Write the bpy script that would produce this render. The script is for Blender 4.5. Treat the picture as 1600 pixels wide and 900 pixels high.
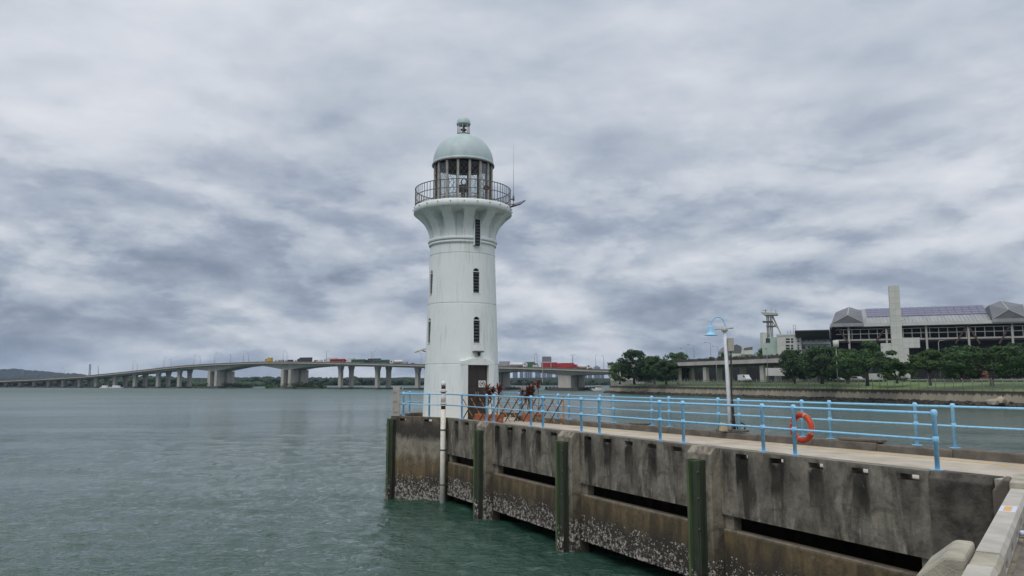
import bpy, math, random
import numpy as np
from mathutils import Vector, Matrix, noise as mnoise

# ------------------------------------------------------------------ scene, camera, world, sun
sc = bpy.context.scene
for o in list(bpy.data.objects):
    bpy.data.objects.remove(o)
COL = sc.collection
R = math.radians
F = 1200.0                       # focal length in photo pixels (1600 wide)
TH = math.atan(145.5 / F)        # camera pitch
EYE = 1.68
WATER = -3.82
cT, sT = math.cos(TH), math.sin(TH)

cam = bpy.data.cameras.new('camera')
cam.sensor_width = 36.0
cam.lens = 36.0 * F / 1600.0
cam.clip_start = 0.1
cam.clip_end = 20000
camo = bpy.data.objects.new('camera', cam)
COL.objects.link(camo)
camo.location = (0, 0, EYE)
camo.rotation_euler = (math.pi / 2 + TH, 0, 0)
sc.camera = camo

SUN_EL, SUN_AZ = R(58), R(205)   # azimuth clockwise from +Y: behind the camera, to the left
sun = bpy.data.lights.new('sun', 'SUN')
sun.energy = 1.5
sun.angle = R(40)
sun.color = (1.0, 0.94, 0.86)
suno = bpy.data.objects.new('sun', sun)
COL.objects.link(suno)
sd = Vector((math.sin(SUN_AZ) * math.cos(SUN_EL), math.cos(SUN_AZ) * math.cos(SUN_EL), math.sin(SUN_EL)))
suno.rotation_euler = sd.to_track_quat('Z', 'Y').to_euler()

sc.view_settings.view_transform = 'Standard'
sc.view_settings.look = 'None'
sc.view_settings.exposure = 0.1
sc.view_settings.gamma = 1.0
sc.view_settings.use_curve_mapping = False
sc.render.engine = 'CYCLES'
sc.cycles.use_denoising = True
sc.cycles.max_bounces = 8
sc.cycles.transparent_max_bounces = 24
sc.cycles.volume_bounces = 1


class NT:
    """small helper round a node tree"""
    def __init__(s, tree):
        s.t = tree
        s.t.nodes.clear()

    def n(s, kind, **kw):
        nd = s.t.nodes.new(kind)
        for k, v in kw.items():
            if k == 'ins':
                for a, b in v.items():
                    nd.inputs[a].default_value = b
            else:
                setattr(nd, k, v)
        return nd

    def l(s, a, b):
        s.t.links.new(a, b)

    def math(s, op, a, b=None, clamp=False):
        nd = s.n('ShaderNodeMath', operation=op, use_clamp=clamp)
        for i, v in enumerate((a, b)):
            if v is None:
                continue
            if isinstance(v, (int, float)):
                nd.inputs[i].default_value = v
            else:
                s.l(v, nd.inputs[i])
        return nd.outputs[0]

    def mixc(s, f, a, b, mode='MIX'):
        nd = s.n('ShaderNodeMix', data_type='RGBA', blend_type=mode)
        for i, v in ((0, f), (6, a), (7, b)):
            if isinstance(v, (int, float)):
                nd.inputs[i].default_value = v
            elif isinstance(v, tuple):
                nd.inputs[i].default_value = (v[0], v[1], v[2], 1)
            else:
                s.l(v, nd.inputs[i])
        return nd.outputs[2]

    def ramp(s, f, stops, interp='LINEAR'):
        nd = s.n('ShaderNodeValToRGB')
        cr = nd.color_ramp
        cr.interpolation = interp
        while len(cr.elements) < len(stops):
            cr.elements.new(0.5)
        for e, (p, c) in zip(cr.elements, stops):
            e.position = p
            e.color = (c, c, c, 1) if isinstance(c, (int, float)) else (c[0], c[1], c[2], 1)
        s.l(f, nd.inputs[0])
        return nd.outputs[0]

    def noise(s, vec, scale, detail=6, rough=0.55, dist=0.0, sc3=None, off=None):
        if sc3 is not None or off is not None:
            mp = s.n('ShaderNodeMapping')
            mp.inputs['Scale'].default_value = sc3 or (1, 1, 1)
            mp.inputs['Location'].default_value = off or (0, 0, 0)
            s.l(vec, mp.inputs[0])
            vec = mp.outputs[0]
        nd = s.n('ShaderNodeTexNoise', ins={'Scale': scale, 'Detail': detail, 'Roughness': rough, 'Distortion': dist})
        s.l(vec, nd.inputs['Vector'])
        return nd.outputs[0]


SKY_E = (9.4, 1.0, 5.3)
SKY_A, SKY_B, SKY_C, SKY_D = (25.30, 13.10, 13.80), (18.70, 24.40, 4.0), (15.70, 22.60, 2.6), (26.60, 2.0, 12.10)

def make_world():
    w = bpy.data.worlds.new('World')
    sc.world = w
    w.use_nodes = True
    t = NT(w.node_tree)
    out = t.n('ShaderNodeOutputWorld')
    bg = t.n('ShaderNodeBackground', ins={'Strength': 0.1})
    t.l(bg.outputs[0], out.inputs[0])
    sky = t.n('ShaderNodeTexSky', sky_type='NISHITA', sun_disc=False, sun_elevation=SUN_EL, sun_rotation=SUN_AZ)
    tc = t.n('ShaderNodeTexCoord')
    d = tc.outputs['Generated']
    sx = t.n('ShaderNodeSeparateXYZ')
    t.l(d, sx.inputs[0])
    z = t.math('MAXIMUM', sx.outputs[2], 0.0)
    den = t.math('ADD', z, 0.26)
    px = t.math('DIVIDE', sx.outputs[0], den)
    py = t.math('DIVIDE', sx.outputs[1], den)
    cb = t.n('ShaderNodeCombineXYZ')
    t.l(px, cb.inputs[0]); t.l(py, cb.inputs[1])
    P = cb.outputs[0]
    # wide grey sheets overhead, broken by heaped cloud nearer the horizon
    wx = t.noise(P, 0.9, 3, 0.5, off=(11.0, 4.0, 2.0))
    wy = t.noise(P, 0.9, 3, 0.5, off=(5.0, 17.0, 6.0))
    cw = t.n('ShaderNodeCombineXYZ')
    t.l(t.math('ADD', px, t.math('MULTIPLY', wx, 0.9)), cw.inputs[0]); t.l(t.math('ADD', py, t.math('MULTIPLY', wy, 0.9)), cw.inputs[1])
    Q = cw.outputs[0]
    big = t.noise(Q, 0.62, 3, 0.45, 0.0, off=SKY_A)
    mid = t.noise(Q, 1.9, 7, 0.52, 0.0, off=SKY_B)
    low = t.noise(d, 3.6, 9, 0.50, 0.25, sc3=(1.0, 1.0, 2.6), off=SKY_C)
    lowd = t.noise(d, 8.0, 8, 0.55, 0.3, sc3=(1.0, 1.0, 1.9), off=SKY_D)
    dens = t.math('ADD', t.math('MULTIPLY', big, 0.62), t.math('MULTIPLY', mid, 0.38))
    heap = t.math('ADD', t.math("MULTIPLY", low, 0.6), t.math("MULTIPLY", lowd, 0.4))
    hz = t.ramp(z, [(0.0, 1.0), (0.12, 0.95), (0.30, 0.30), (0.50, 0.0)], 'EASE')
    mixv = t.n('ShaderNodeMix', data_type='FLOAT')
    t.l(t.math('MULTIPLY', hz, 0.72), mixv.inputs[0]); t.l(dens, mixv.inputs[2]); t.l(heap, mixv.inputs[3])
    v = mixv.outputs[0]
    # heaped clouds: lit tops and greyer undersides, from two samples one above the other
    pa = t.noise(d, 5.6, 11, 0.56, 0.12, sc3=(1.0, 1.0, 2.7), off=SKY_E)
    pb = t.noise(d, 5.6, 11, 0.56, 0.12, sc3=(1.0, 1.0, 2.7), off=(SKY_E[0], SKY_E[1], SKY_E[2] + 0.055))
    emb = t.math('MULTIPLY', t.math('SUBTRACT', pa, pb), 0.46)
    edge = t.math('MULTIPLY', t.math('SUBTRACT', t.ramp(pa, [(0.45, 0.0), (0.535, 1.0)], 'EASE'), 0.45), 0.045)
    hm = t.ramp(z, [(0.0, 1.0), (0.18, 0.8), (0.36, 0.22), (0.7, 0.12)], 'EASE')
    v = t.math('ADD', v, t.math('MULTIPLY', t.math('ADD', emb, edge), hm))
    cloud = t.ramp(v, [(0.34, (2.1, 2.5, 3.25)), (0.43, (3.2, 3.65, 4.5)), (0.50, (4.55, 5.0, 5.65)),
                       (0.56, (5.75, 6.05, 6.6)), (0.64, (6.9, 7.05, 7.45))])
    # overcast sky: brighter overhead than at the horizon
    lift = t.ramp(z, [(0.0, 0.98), (0.12, 1.0), (0.45, 1.10), (1.0, 1.5)])
    cloud = t.mixc(1.0, cloud, lift, 'MULTIPLY')
    col = t.mixc(0.96, sky.outputs[0], cloud)
    t.l(col, bg.inputs[0])


make_world()

# ------------------------------------------------------------------ photo pixel helpers
def ray(px, py):
    x = (px - 800) / F
    z = -(py - 450) / F
    return (x, cT - z * sT, sT + z * cT)

def onz(px, py, z):
    d = ray(px, py); t = (z - EYE) / d[2]
    return Vector((d[0] * t, d[1] * t, z))

def at(px, py, y):
    d = ray(px, py); t = y / d[1]
    return Vector((d[0] * t, y, EYE + d[2] * t))

def on_plane(px, py, A, u):
    """hit of a pixel ray with the upright plane through A along u (2D): metres along u and height"""
    d = ray(px, py)
    den = d[0] * u[1] - d[1] * u[0]
    k = (A[0] * u[1] - A[1] * u[0]) / den
    x, y = d[0] * k, d[1] * k
    return (x - A[0]) * u[0] + (y - A[1]) * u[1], EYE + d[2] * k

# ------------------------------------------------------------------ mesh helpers
class MB:
    def __init__(s):
        s.v = []; s.f = []; s.smooth = []

    def add(s, vs, fs, smooth=False):
        o = len(s.v)
        s.v += [tuple(v) for v in vs]
        s.f += [tuple(i + o for i in f) for f in fs]
        s.smooth += [smooth] * len(fs)
        return s

    def box(s, x0, x1, y0, y1, z0, z1):
        vs = [(x0, y0, z0), (x1, y0, z0), (x1, y1, z0), (x0, y1, z0), (x0, y0, z1), (x1, y0, z1), (x1, y1, z1), (x0, y1, z1)]
        return s.add(vs, [(3, 2, 1, 0), (4, 5, 6, 7), (0, 1, 5, 4), (1, 2, 6, 5), (2, 3, 7, 6), (3, 0, 4, 7)])

    def hexa(s, vs):
        return s.add(vs, [(3, 2, 1, 0), (4, 5, 6, 7), (0, 1, 5, 4), (1, 2, 6, 5), (2, 3, 7, 6), (3, 0, 4, 7)])

    def obox(s, c, ax, ay, az):
        c, ax, ay, az = Vector(c), Vector(ax), Vector(ay), Vector(az)
        return s.hexa([c - ax - ay - az, c + ax - ay - az, c + ax + ay - az, c - ax + ay - az,
                       c - ax - ay + az, c + ax - ay + az, c + ax + ay + az, c - ax + ay + az])

    def bar(s, a, b, w, h=None, up=(0, 0, 1)):
        a, b = Vector(a), Vector(b)
        d = b - a
        l = d.length
        if l < 1e-6:
            return s
        d = d / l
        up = Vector(up)
        if abs(d.dot(up)) > 0.98:
            up = Vector((1, 0, 0))
        x = d.cross(up).normalized()
        y = x.cross(d)
        return s.obox((a + b) / 2, x * w / 2, d * l / 2, y * (h or w) / 2)

    def prism(s, poly, z0, z1):
        n = len(poly)
        vs = [(p[0], p[1], z0) for p in poly] + [(p[0], p[1], z1) for p in poly]
        fs = [tuple(range(n - 1, -1, -1)), tuple(range(n, 2 * n))] + [(i, (i + 1) % n, n + (i + 1) % n, n + i) for i in range(n)]
        return s.add(vs, fs)

    def extr(s, poly, fn, a, b):
        """polygon of 2D points swept between fn(p,a) and fn(p,b)"""
        n = len(poly)
        vs = [fn(p, a) for p in poly] + [fn(p, b) for p in poly]
        fs = [tuple(range(n - 1, -1, -1)), tuple(range(n, 2 * n))] + [(i, (i + 1) % n, n + (i + 1) % n, n + i) for i in range(n)]
        return s.add(vs, fs)

    def lathe(s, prof, seg=32, c=(0, 0, 0), smooth=True, cap=False):
        vs = []; fs = []
        m = len(prof)
        for i in range(seg):
            a = 2 * math.pi * i / seg
            for r, z in prof:
                vs.append((c[0] + r * math.cos(a), c[1] + r * math.sin(a), c[2] + z))
        for i in range(seg):
            j = (i + 1) % seg
            for k in range(m - 1):
                fs.append((i * m + k, j * m + k, j * m + k + 1, i * m + k + 1))
        if cap:
            fs.append(tuple(i * m for i in range(seg - 1, -1, -1)))
            fs.append(tuple(i * m + m - 1 for i in range(seg)))
        return s.add(vs, fs, smooth)

    def tube(s, pts, r, seg=8, cap=True, radii=None):
        pts = [Vector(p) for p in pts]
        n = len(pts)
        vs = []; fs = []
        prev = None
        for i, p in enumerate(pts):
            d = (pts[min(i + 1, n - 1)] - pts[max(i - 1, 0)]).normalized()
            if prev is None:
                up = Vector((0, 0, 1)) if abs(d.z) < 0.9 else Vector((1, 0, 0))
                x = d.cross(up).normalized()
            else:
                x = (prev - d * prev.dot(d)).normalized()
            prev = x
            y = d.cross(x)
            rr = radii[i] if radii else r
            for k in range(seg):
                a = 2 * math.pi * k / seg
                vs.append(p + (x * math.cos(a) + y * math.sin(a)) * rr)
        for i in range(n - 1):
            for k in range(seg):
                k2 = (k + 1) % seg
                fs.append((i * seg + k, i * seg + k2, (i + 1) * seg + k2, (i + 1) * seg + k))
        if cap:
            fs.append(tuple(range(seg - 1, -1, -1)))
            fs.append(tuple((n - 1) * seg + k for k in range(seg)))
        return s.add(vs, fs, True)

    def mesh(s, name):
        me = bpy.data.meshes.new(name)
        me.from_pydata(s.v, [], s.f)
        if any(s.smooth):
            me.polygons.foreach_set('use_smooth', s.smooth)
        me.update()
        return me

    def build(s, name, mat, parent=None, loc=None, rotz=None, bevel=0.0, fix=False, **tags):
        me = s.mesh(name)
        if fix or any(s.smooth):
            import bmesh
            bm = bmesh.new(); bm.from_mesh(me)
            bmesh.ops.recalc_face_normals(bm, faces=bm.faces)
            bm.to_mesh(me); bm.free()
        if mat:
            me.materials.append(mat)
        return link(name, me, parent, loc, rotz, bevel, **tags)


def link(name, me, parent=None, loc=None, rotz=None, bevel=0.0, **tags):
    o = bpy.data.objects.new(name, me)
    COL.objects.link(o)
    if parent:
        o.parent = parent
    if loc is not None:
        o.location = loc
    if rotz is not None:
        o.rotation_euler = (0, 0, rotz)
    if bevel:
        b = o.modifiers.new('bevel', 'BEVEL')
        b.width = bevel; b.segments = 2; b.limit_method = 'ANGLE'; b.angle_limit = R(40)
    tag(o, **tags)
    return o


def tag(o, label=None, cat=None, group=None, kind=None):
    if label: o['label'] = label
    if cat: o['category'] = cat
    if group: o['group'] = group
    if kind: o['kind'] = kind
    return o


def empty(name, label, cat, loc=(0, 0, 0), rotz=0.0, group=None):
    o = bpy.data.objects.new(name, None)
    COL.objects.link(o)
    o.location = loc
    o.rotation_euler = (0, 0, rotz)
    return tag(o, label, cat, group)


def inst(src, parent=None, loc=None, rotz=None, scale=None):
    c = src.copy()
    COL.objects.link(c)
    c.parent = parent
    if loc is not None: c.location = loc
    if rotz is not None: c.rotation_euler = (0, 0, rotz)
    if scale is not None: c.scale = scale
    return c


ORD = ['first', 'second', 'third', 'fourth', 'fifth', 'sixth', 'seventh', 'eighth', 'ninth', 'tenth', 'eleventh', 'twelfth',
       'thirteenth', 'fourteenth', 'fifteenth', 'sixteenth', 'seventeenth', 'eighteenth', 'nineteenth', 'twentieth']
ORD += ['twenty-' + x for x in ORD[:9]] + ['thirtieth'] + ['thirty-' + x for x in ORD[:9]] + ['fortieth']

# ------------------------------------------------------------------ materials
def mat_new(name):
    m = bpy.data.materials.new(name)
    m.use_nodes = True
    t = NT(m.node_tree)
    out = t.n('ShaderNodeOutputMaterial')
    b = t.n('ShaderNodeBsdfPrincipled')
    t.l(b.outputs[0], out.inputs[0])
    return m, t, b, out


def plain(name, c1, c2=None, rough=0.6, scale=3.0, sc3=(1, 1, 1), metal=0.0, bump=0.0, bscale=None, rnd=0.0, spec=0.5, contrast=(0.35, 0.65), detail=6):
    """two-tone noise material with optional fine relief"""
    m, t, b, out = mat_new(name)
    c2 = c2 or tuple(x * 0.8 for x in c1)
    tc = t.n('ShaderNodeTexCoord')
    f = t.noise(tc.outputs['Object'], scale, detail, 0.6, 0.1, sc3=sc3)
    col = t.mixc(t.ramp(f, [(contrast[0], 0.0), (contrast[1], 1.0)]), c1, c2)
    if rnd:
        oi = t.n('ShaderNodeObjectInfo')
        hs = t.n('ShaderNodeHueSaturation')
        t.l(col, hs.inputs['Color'])
        t.l(t.math('ADD', t.math('MULTIPLY', oi.outputs['Random'], rnd), 1 - rnd / 2), hs.inputs['Value'])
        t.l(t.math('ADD', t.math('MULTIPLY', oi.outputs['Random'], rnd * 0.06), 0.5 - rnd * 0.03), hs.inputs['Hue'])
        col = hs.outputs[0]
    t.l(col, b.inputs['Base Color'])
    b.inputs['Roughness'].default_value = rough
    b.inputs['Metallic'].default_value = metal
    b.inputs['Specular IOR Level'].default_value = spec
    if bump:
        bn = t.n('ShaderNodeBump', ins={'Strength': min(1.0, bump), 'Distance': 0.02})
        t.l(t.noise(tc.outputs['Object'], bscale or scale * 8, 6, 0.6, sc3=sc3), bn.inputs['Height'])
        t.l(bn.outputs[0], b.inputs['Normal'])
    return m


M = {}
M['deck'] = plain('deck_concrete', (0.50, 0.44, 0.36), (0.35, 0.305, 0.245), 0.85, 1.1, bump=0.4, bscale=30)
M['kerb'] = plain('kerb_concrete', (0.42, 0.39, 0.31), (0.27, 0.25, 0.20), 0.85, 3.0, bump=0.5, bscale=40)
M['kerb_new'] = plain('cast_concrete', (0.47, 0.45, 0.40), (0.36, 0.34, 0.30), 0.8, 2.2, bump=0.4, bscale=45)
M['kerb_dark'] = plain('dark_kerb', (0.17, 0.15, 0.12), (0.08, 0.07, 0.06), 0.9, 2.0, bump=0.6, bscale=25)
M['abut'] = plain('abutment_concrete', (0.115, 0.103, 0.083), (0.035, 0.031, 0.026), 0.9, 2.2, bump=0.8, bscale=14, contrast=(0.38, 0.60), detail=10)
M['blue'] = plain('blue_paint', (0.28, 0.60, 0.86), (0.20, 0.42, 0.60), 0.45, 9.0, contrast=(0.50, 0.72), bump=0.3, bscale=40)
M['yellow'] = plain('yellow_line', (0.60, 0.38, 0.07), (0.42, 0.33, 0.20), 0.8, 4.0, contrast=(0.45, 0.6))
M['orange_buoy'] = plain('orange_buoy', (0.74, 0.075, 0.015), (0.62, 0.06, 0.015), 0.45, 6.0)
M['reflect'] = plain('reflective_tape', (0.62, 0.42, 0.36), (0.5, 0.28, 0.22), 0.4, 12)
M['white'] = plain('white_paint', (0.76, 0.78, 0.77), (0.66, 0.68, 0.66), 0.6, 2.0)
M['pole_white'] = plain('pole_white', (0.72, 0.70, 0.64), (0.56, 0.53, 0.46), 0.5, 4.0)
M['pole_cool'] = plain('lamp_pole_paint', (0.60, 0.645, 0.68), (0.48, 0.515, 0.54), 0.45, 4.0)
M['black'] = plain('black_plastic', (0.015, 0.015, 0.016), (0.03, 0.03, 0.03), 0.5, 6.0)
M['steel'] = plain('grey_steel', (0.17, 0.165, 0.15), (0.09, 0.085, 0.075), 0.5, 9.0, metal=0.2)
M['steel_light'] = plain('pale_steel', (0.46, 0.45, 0.42), (0.30, 0.29, 0.26), 0.5, 5.0)
M['dark'] = plain('dark_interior', (0.016, 0.017, 0.02), (0.008, 0.008, 0.01), 0.9, 2.0)
M['louvre'] = plain('dark_louvre', (0.035, 0.045, 0.05), (0.02, 0.025, 0.03), 0.35, 4.0)
M['door'] = plain('brown_door', (0.050, 0.036, 0.030), (0.028, 0.021, 0.019), 0.45, 3.0, sc3=(6, 6, 0.6))
M['orange_bar'] = plain('orange_barrier', (0.48, 0.20, 0.03), (0.34, 0.13, 0.02), 0.5, 8)
M['terracotta'] = plain('terracotta', (0.44, 0.145, 0.075), (0.33, 0.11, 0.06), 0.7, 4)
M['soil'] = plain('soil', (0.05, 0.035, 0.025), (0.03, 0.02, 0.015), 0.95, 12)
M['redleaf'] = plain('red_leaf', (0.24, 0.055, 0.045), (0.085, 0.05, 0.028), 0.45, 3.0)
M['stem'] = plain('plant_stem', (0.07, 0.055, 0.04), (0.05, 0.04, 0.03), 0.8, 10)
M['bark'] = plain('bark', (0.075, 0.06, 0.048), (0.04, 0.033, 0.028), 0.9, 2.5, sc3=(1, 1, 0.3))
M['solar'] = plain('solar_panel', (0.028, 0.03, 0.05), (0.018, 0.02, 0.035), 0.25, 3)
M['sign_white'] = plain('sign_white', (0.72, 0.72, 0.70), (0.6, 0.6, 0.58), 0.5, 4)
M['board'] = plain('board_paint', (0.42, 0.40, 0.36), (0.33, 0.31, 0.28), 0.7, 5)
M['faded'] = plain('faded_print', (0.22, 0.16, 0.155), (0.30, 0.25, 0.23), 0.8, 8)
M['clear'] = plain('clear_plastic', (0.60, 0.64, 0.78), (0.5, 0.56, 0.7), 0.2, 20)
M['sticker_blue'] = plain('sticker_blue', (0.52, 0.58, 0.74), (0.62, 0.64, 0.70), 0.5, 30)
M['sticker_orange'] = plain('sticker_orange', (0.70, 0.42, 0.08), (0.62, 0.30, 0.10), 0.5, 60)
M['bridge'] = plain('bridge_concrete', (0.50, 0.475, 0.43), (0.38, 0.36, 0.325), 0.85, 0.25, sc3=(1, 1, 0.4))
M['bridge_dark'] = plain('bridge_parapet', (0.19, 0.175, 0.15), (0.13, 0.12, 0.11), 0.85, 0.3)
M['footing'] = plain('pier_footing', (0.10, 0.095, 0.085), (0.05, 0.048, 0.045), 0.9, 0.8)
M['asphalt'] = plain('asphalt', (0.055, 0.055, 0.055), (0.04, 0.04, 0.042), 0.9, 0.5)
M['rubber'] = plain('tyre_rubber', (0.02, 0.02, 0.02), None, 0.8, 5)
M['glass'] = plain('dark_glass', (0.03, 0.04, 0.05), (0.02, 0.025, 0.03), 0.12, 2)
M['bld_white'] = plain('pale_cladding', (0.56, 0.57, 0.53), (0.47, 0.48, 0.45), 0.7, 0.25, rnd=0.12)
M['bld_grey'] = plain('grey_render', (0.34, 0.345, 0.33), (0.26, 0.265, 0.255), 0.75, 0.2)
M['bld_green'] = plain('pale_green_cladding', (0.40, 0.50, 0.45), (0.32, 0.41, 0.37), 0.6, 0.2)
M['roof_metal'] = plain('metal_roof', (0.30, 0.31, 0.315), (0.23, 0.24, 0.245), 0.5, 0.25, sc3=(3, 0.3, 0.3))
M['roof_dark'] = plain('dark_roof', (0.05, 0.05, 0.055), (0.035, 0.035, 0.04), 0.6, 0.3)
M['skylight'] = plain('skylight_mesh', (0.135, 0.14, 0.155), (0.095, 0.10, 0.11), 0.45, 0.3)
M['solar_purple'] = plain('roof_solar', (0.10, 0.10, 0.17), (0.15, 0.15, 0.22), 0.4, 0.6, sc3=(0.2, 3, 3))
M['hall_dark'] = plain('hall_interior', (0.04, 0.04, 0.045), (0.02, 0.02, 0.022), 0.9, 0.2)
M['rust'] = plain('brown_strut', (0.09, 0.06, 0.045), (0.06, 0.042, 0.035), 0.7, 1)
M['grass'] = plain('grass', (0.19, 0.30, 0.075), (0.13, 0.22, 0.06), 0.95, 0.25, bump=0.6, bscale=3)
M['land'] = plain('bank_ground', (0.12, 0.11, 0.085), (0.075, 0.085, 0.05), 0.95, 0.15)
M['tan'] = plain('cardboard_tan', (0.42, 0.36, 0.24), (0.34, 0.28, 0.18), 0.8, 8)
M['wood'] = plain('weathered_wood', (0.16, 0.11, 0.075), (0.09, 0.065, 0.05), 0.9, 1, sc3=(0.3, 3, 3))
M['boulder'] = plain('pale_boulder', (0.36, 0.32, 0.25), (0.22, 0.19, 0.15), 0.9, 0.8, bump=0.6)
M['hill'] = plain('hill_forest', (0.012, 0.019, 0.016), (0.006, 0.011, 0.010), 0.95, 0.03)
M['city'] = plain('city_facade', (0.20, 0.235, 0.30), (0.14, 0.165, 0.22), 0.6, 0.02, rnd=0.3)
M['barrel'] = plain('flare_brown', (0.2, 0.06, 0.03), None, 0.7, 1)

def foliage(name, c1, c2, scale=0.5, trans=0.25):
    m, t, b, out = mat_new(name)
    tc = t.n('ShaderNodeTexCoord')
    oi = t.n('ShaderNodeObjectInfo')
    f = t.noise(tc.outputs['Object'], scale, 5, 0.6)
    col = t.mixc(t.ramp(f, [(0.35, 0.0), (0.65, 1.0)]), c1, c2)
    hs = t.n('ShaderNodeHueSaturation')
    t.l(col, hs.inputs['Color'])
    t.l(t.math('ADD', t.math('MULTIPLY', oi.outputs['Random'], 0.6), 0.75), hs.inputs['Value'])
    t.l(hs.outputs[0], b.inputs['Base Color'])
    b.inputs['Roughness'].default_value = 0.6
    b.inputs['Specular IOR Level'].default_value = 0.25
    tr = t.n('ShaderNodeBsdfTranslucent')
    t.l(hs.outputs[0], tr.inputs[0])
    mx = t.n('ShaderNodeMixShader', ins={0: trans})
    t.l(b.outputs[0], mx.inputs[1]); t.l(tr.outputs[0], mx.inputs[2]); t.l(mx.outputs[0], out.inputs[0])
    return m

M['leaf'] = foliage('tree_leaf', (0.055, 0.110, 0.030), (0.030, 0.064, 0.022), 0.4)
M['leaf_b'] = foliage('tree_leaf_bright', (0.090, 0.155, 0.036), (0.055, 0.105, 0.03), 0.4)
M['leaf_far'] = foliage('far_leaf', (0.030, 0.056, 0.022), (0.018, 0.036, 0.016), 0.06, 0.1)


def concrete_wall(name, mode):
    """stained sea-wall concrete; object X runs along the wall, Z is height over the kerb"""
    m, t, b, out = mat_new(name)
    tc = t.n('ShaderNodeTexCoord')
    P = tc.outputs['Object']
    sx = t.n('ShaderNodeSeparateXYZ'); t.l(P, sx.inputs[0])
    X, Z = sx.outputs[0], sx.outputs[2]
    n1 = t.noise(P, 0.9, 8, 0.6, 0.2, off=(2.0, 5.0, 1.0))
    n2 = t.noise(P, 9.0, 6, 0.65)
    st = t.noise(P, 1.3, 7, 0.58, 0.5, sc3=(1.6, 1.6, 0.42))
    st2 = t.noise(P, 4.0, 6, 0.6, 0.5, sc3=(1.8, 1.8, 0.30), off=(4.0, 0, 2.0))
    bl_ = t.noise(P, 2.6, 8, 0.68, 0.6, off=(9.0, 1.0, 3.0))
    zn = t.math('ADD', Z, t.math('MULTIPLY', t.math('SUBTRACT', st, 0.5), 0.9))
    if mode == 'upper':
        col = t.mixc(t.ramp(n1, [(0.35, 0.0), (0.65, 1.0)]), (0.125, 0.112, 0.090), (0.31, 0.28, 0.225))
        col = t.mixc(t.ramp(st, [(0.40, 0.85), (0.56, 0.0)]), col, (0.032, 0.028, 0.023))
        # dark run-off below every scupper (panels start at the first scupper, pitch 1.12 m)
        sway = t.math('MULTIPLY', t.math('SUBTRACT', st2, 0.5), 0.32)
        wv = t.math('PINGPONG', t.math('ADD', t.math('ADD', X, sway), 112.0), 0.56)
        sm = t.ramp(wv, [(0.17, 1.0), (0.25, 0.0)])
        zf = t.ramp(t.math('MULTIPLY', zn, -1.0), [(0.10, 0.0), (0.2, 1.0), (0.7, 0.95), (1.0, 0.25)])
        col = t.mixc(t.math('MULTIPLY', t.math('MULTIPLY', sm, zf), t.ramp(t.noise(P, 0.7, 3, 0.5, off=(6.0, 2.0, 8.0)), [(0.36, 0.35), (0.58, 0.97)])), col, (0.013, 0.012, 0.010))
        # pale lime runs towards the bottom edge
        lime = t.math('MULTIPLY', t.ramp(st2, [(0.56, 0.0), (0.66, 1.0)]), t.ramp(t.math('MULTIPLY', zn, -0.5), [(0.35, 0.0), (0.75, 0.8)]))
        col = t.mixc(lime, col, (0.38, 0.34, 0.27))
        col = t.mixc(t.ramp(t.math('MULTIPLY', Z, -1.0), [(0.0, 0.75), (0.05, 0.35), (0.12, 0.0)]), col, (0.24, 0.22, 0.18))
    elif mode == 'lower':
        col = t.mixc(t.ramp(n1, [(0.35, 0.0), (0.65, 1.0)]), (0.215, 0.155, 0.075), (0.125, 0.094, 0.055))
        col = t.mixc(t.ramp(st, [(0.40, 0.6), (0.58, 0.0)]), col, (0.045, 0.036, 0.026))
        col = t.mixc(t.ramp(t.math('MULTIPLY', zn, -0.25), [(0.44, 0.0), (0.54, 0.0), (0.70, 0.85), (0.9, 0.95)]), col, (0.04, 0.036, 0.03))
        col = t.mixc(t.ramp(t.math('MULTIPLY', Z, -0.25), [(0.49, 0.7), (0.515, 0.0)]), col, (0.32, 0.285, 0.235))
    elif mode == 'pilaster':
        col = t.mixc(t.ramp(n1, [(0.35, 0.0), (0.65, 1.0)]), (0.24, 0.212, 0.165), (0.37, 0.335, 0.27))
        col = t.mixc(t.ramp(st, [(0.38, 0.7), (0.52, 0.0)]), col, (0.06, 0.05, 0.04))
        col = t.mixc(t.ramp(t.math('MULTIPLY', zn, -0.25), [(0.45, 0.0), (0.62, 0.75), (0.75, 0.92)]), col, (0.06, 0.046, 0.03))
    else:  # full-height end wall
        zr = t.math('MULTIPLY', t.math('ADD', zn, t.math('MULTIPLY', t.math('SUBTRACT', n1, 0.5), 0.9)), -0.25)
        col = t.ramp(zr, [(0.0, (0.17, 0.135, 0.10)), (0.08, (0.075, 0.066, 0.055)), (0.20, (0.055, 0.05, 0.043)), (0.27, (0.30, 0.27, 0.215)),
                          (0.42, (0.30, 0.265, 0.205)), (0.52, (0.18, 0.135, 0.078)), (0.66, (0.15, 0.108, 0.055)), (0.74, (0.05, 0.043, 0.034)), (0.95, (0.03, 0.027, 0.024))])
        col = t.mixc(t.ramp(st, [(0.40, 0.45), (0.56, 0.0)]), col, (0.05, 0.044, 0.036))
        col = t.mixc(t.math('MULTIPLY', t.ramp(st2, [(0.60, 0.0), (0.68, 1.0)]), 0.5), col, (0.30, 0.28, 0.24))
    col = t.mixc(t.math('MULTIPLY', t.ramp(bl_, [(0.52, 0.0), (0.66, 1.0)]), 0.55), col, (0.035, 0.031, 0.027))
    col = t.mixc(t.math('MULTIPLY', t.ramp(bl_, [(0.30, 1.0), (0.40, 0.0)]), 0.30), col, (0.30, 0.28, 0.24))
    col = t.mixc(t.math('MULTIPLY', t.ramp(n2, [(0.40, 0.0), (0.62, 1.0)]), 0.28), col, (0.05, 0.046, 0.04), 'MIX')
    t.l(col, b.inputs['Base Color'])
    b.inputs['Roughness'].default_value = 0.88
    b.inputs['Specular IOR Level'].default_value = 0.25
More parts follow.
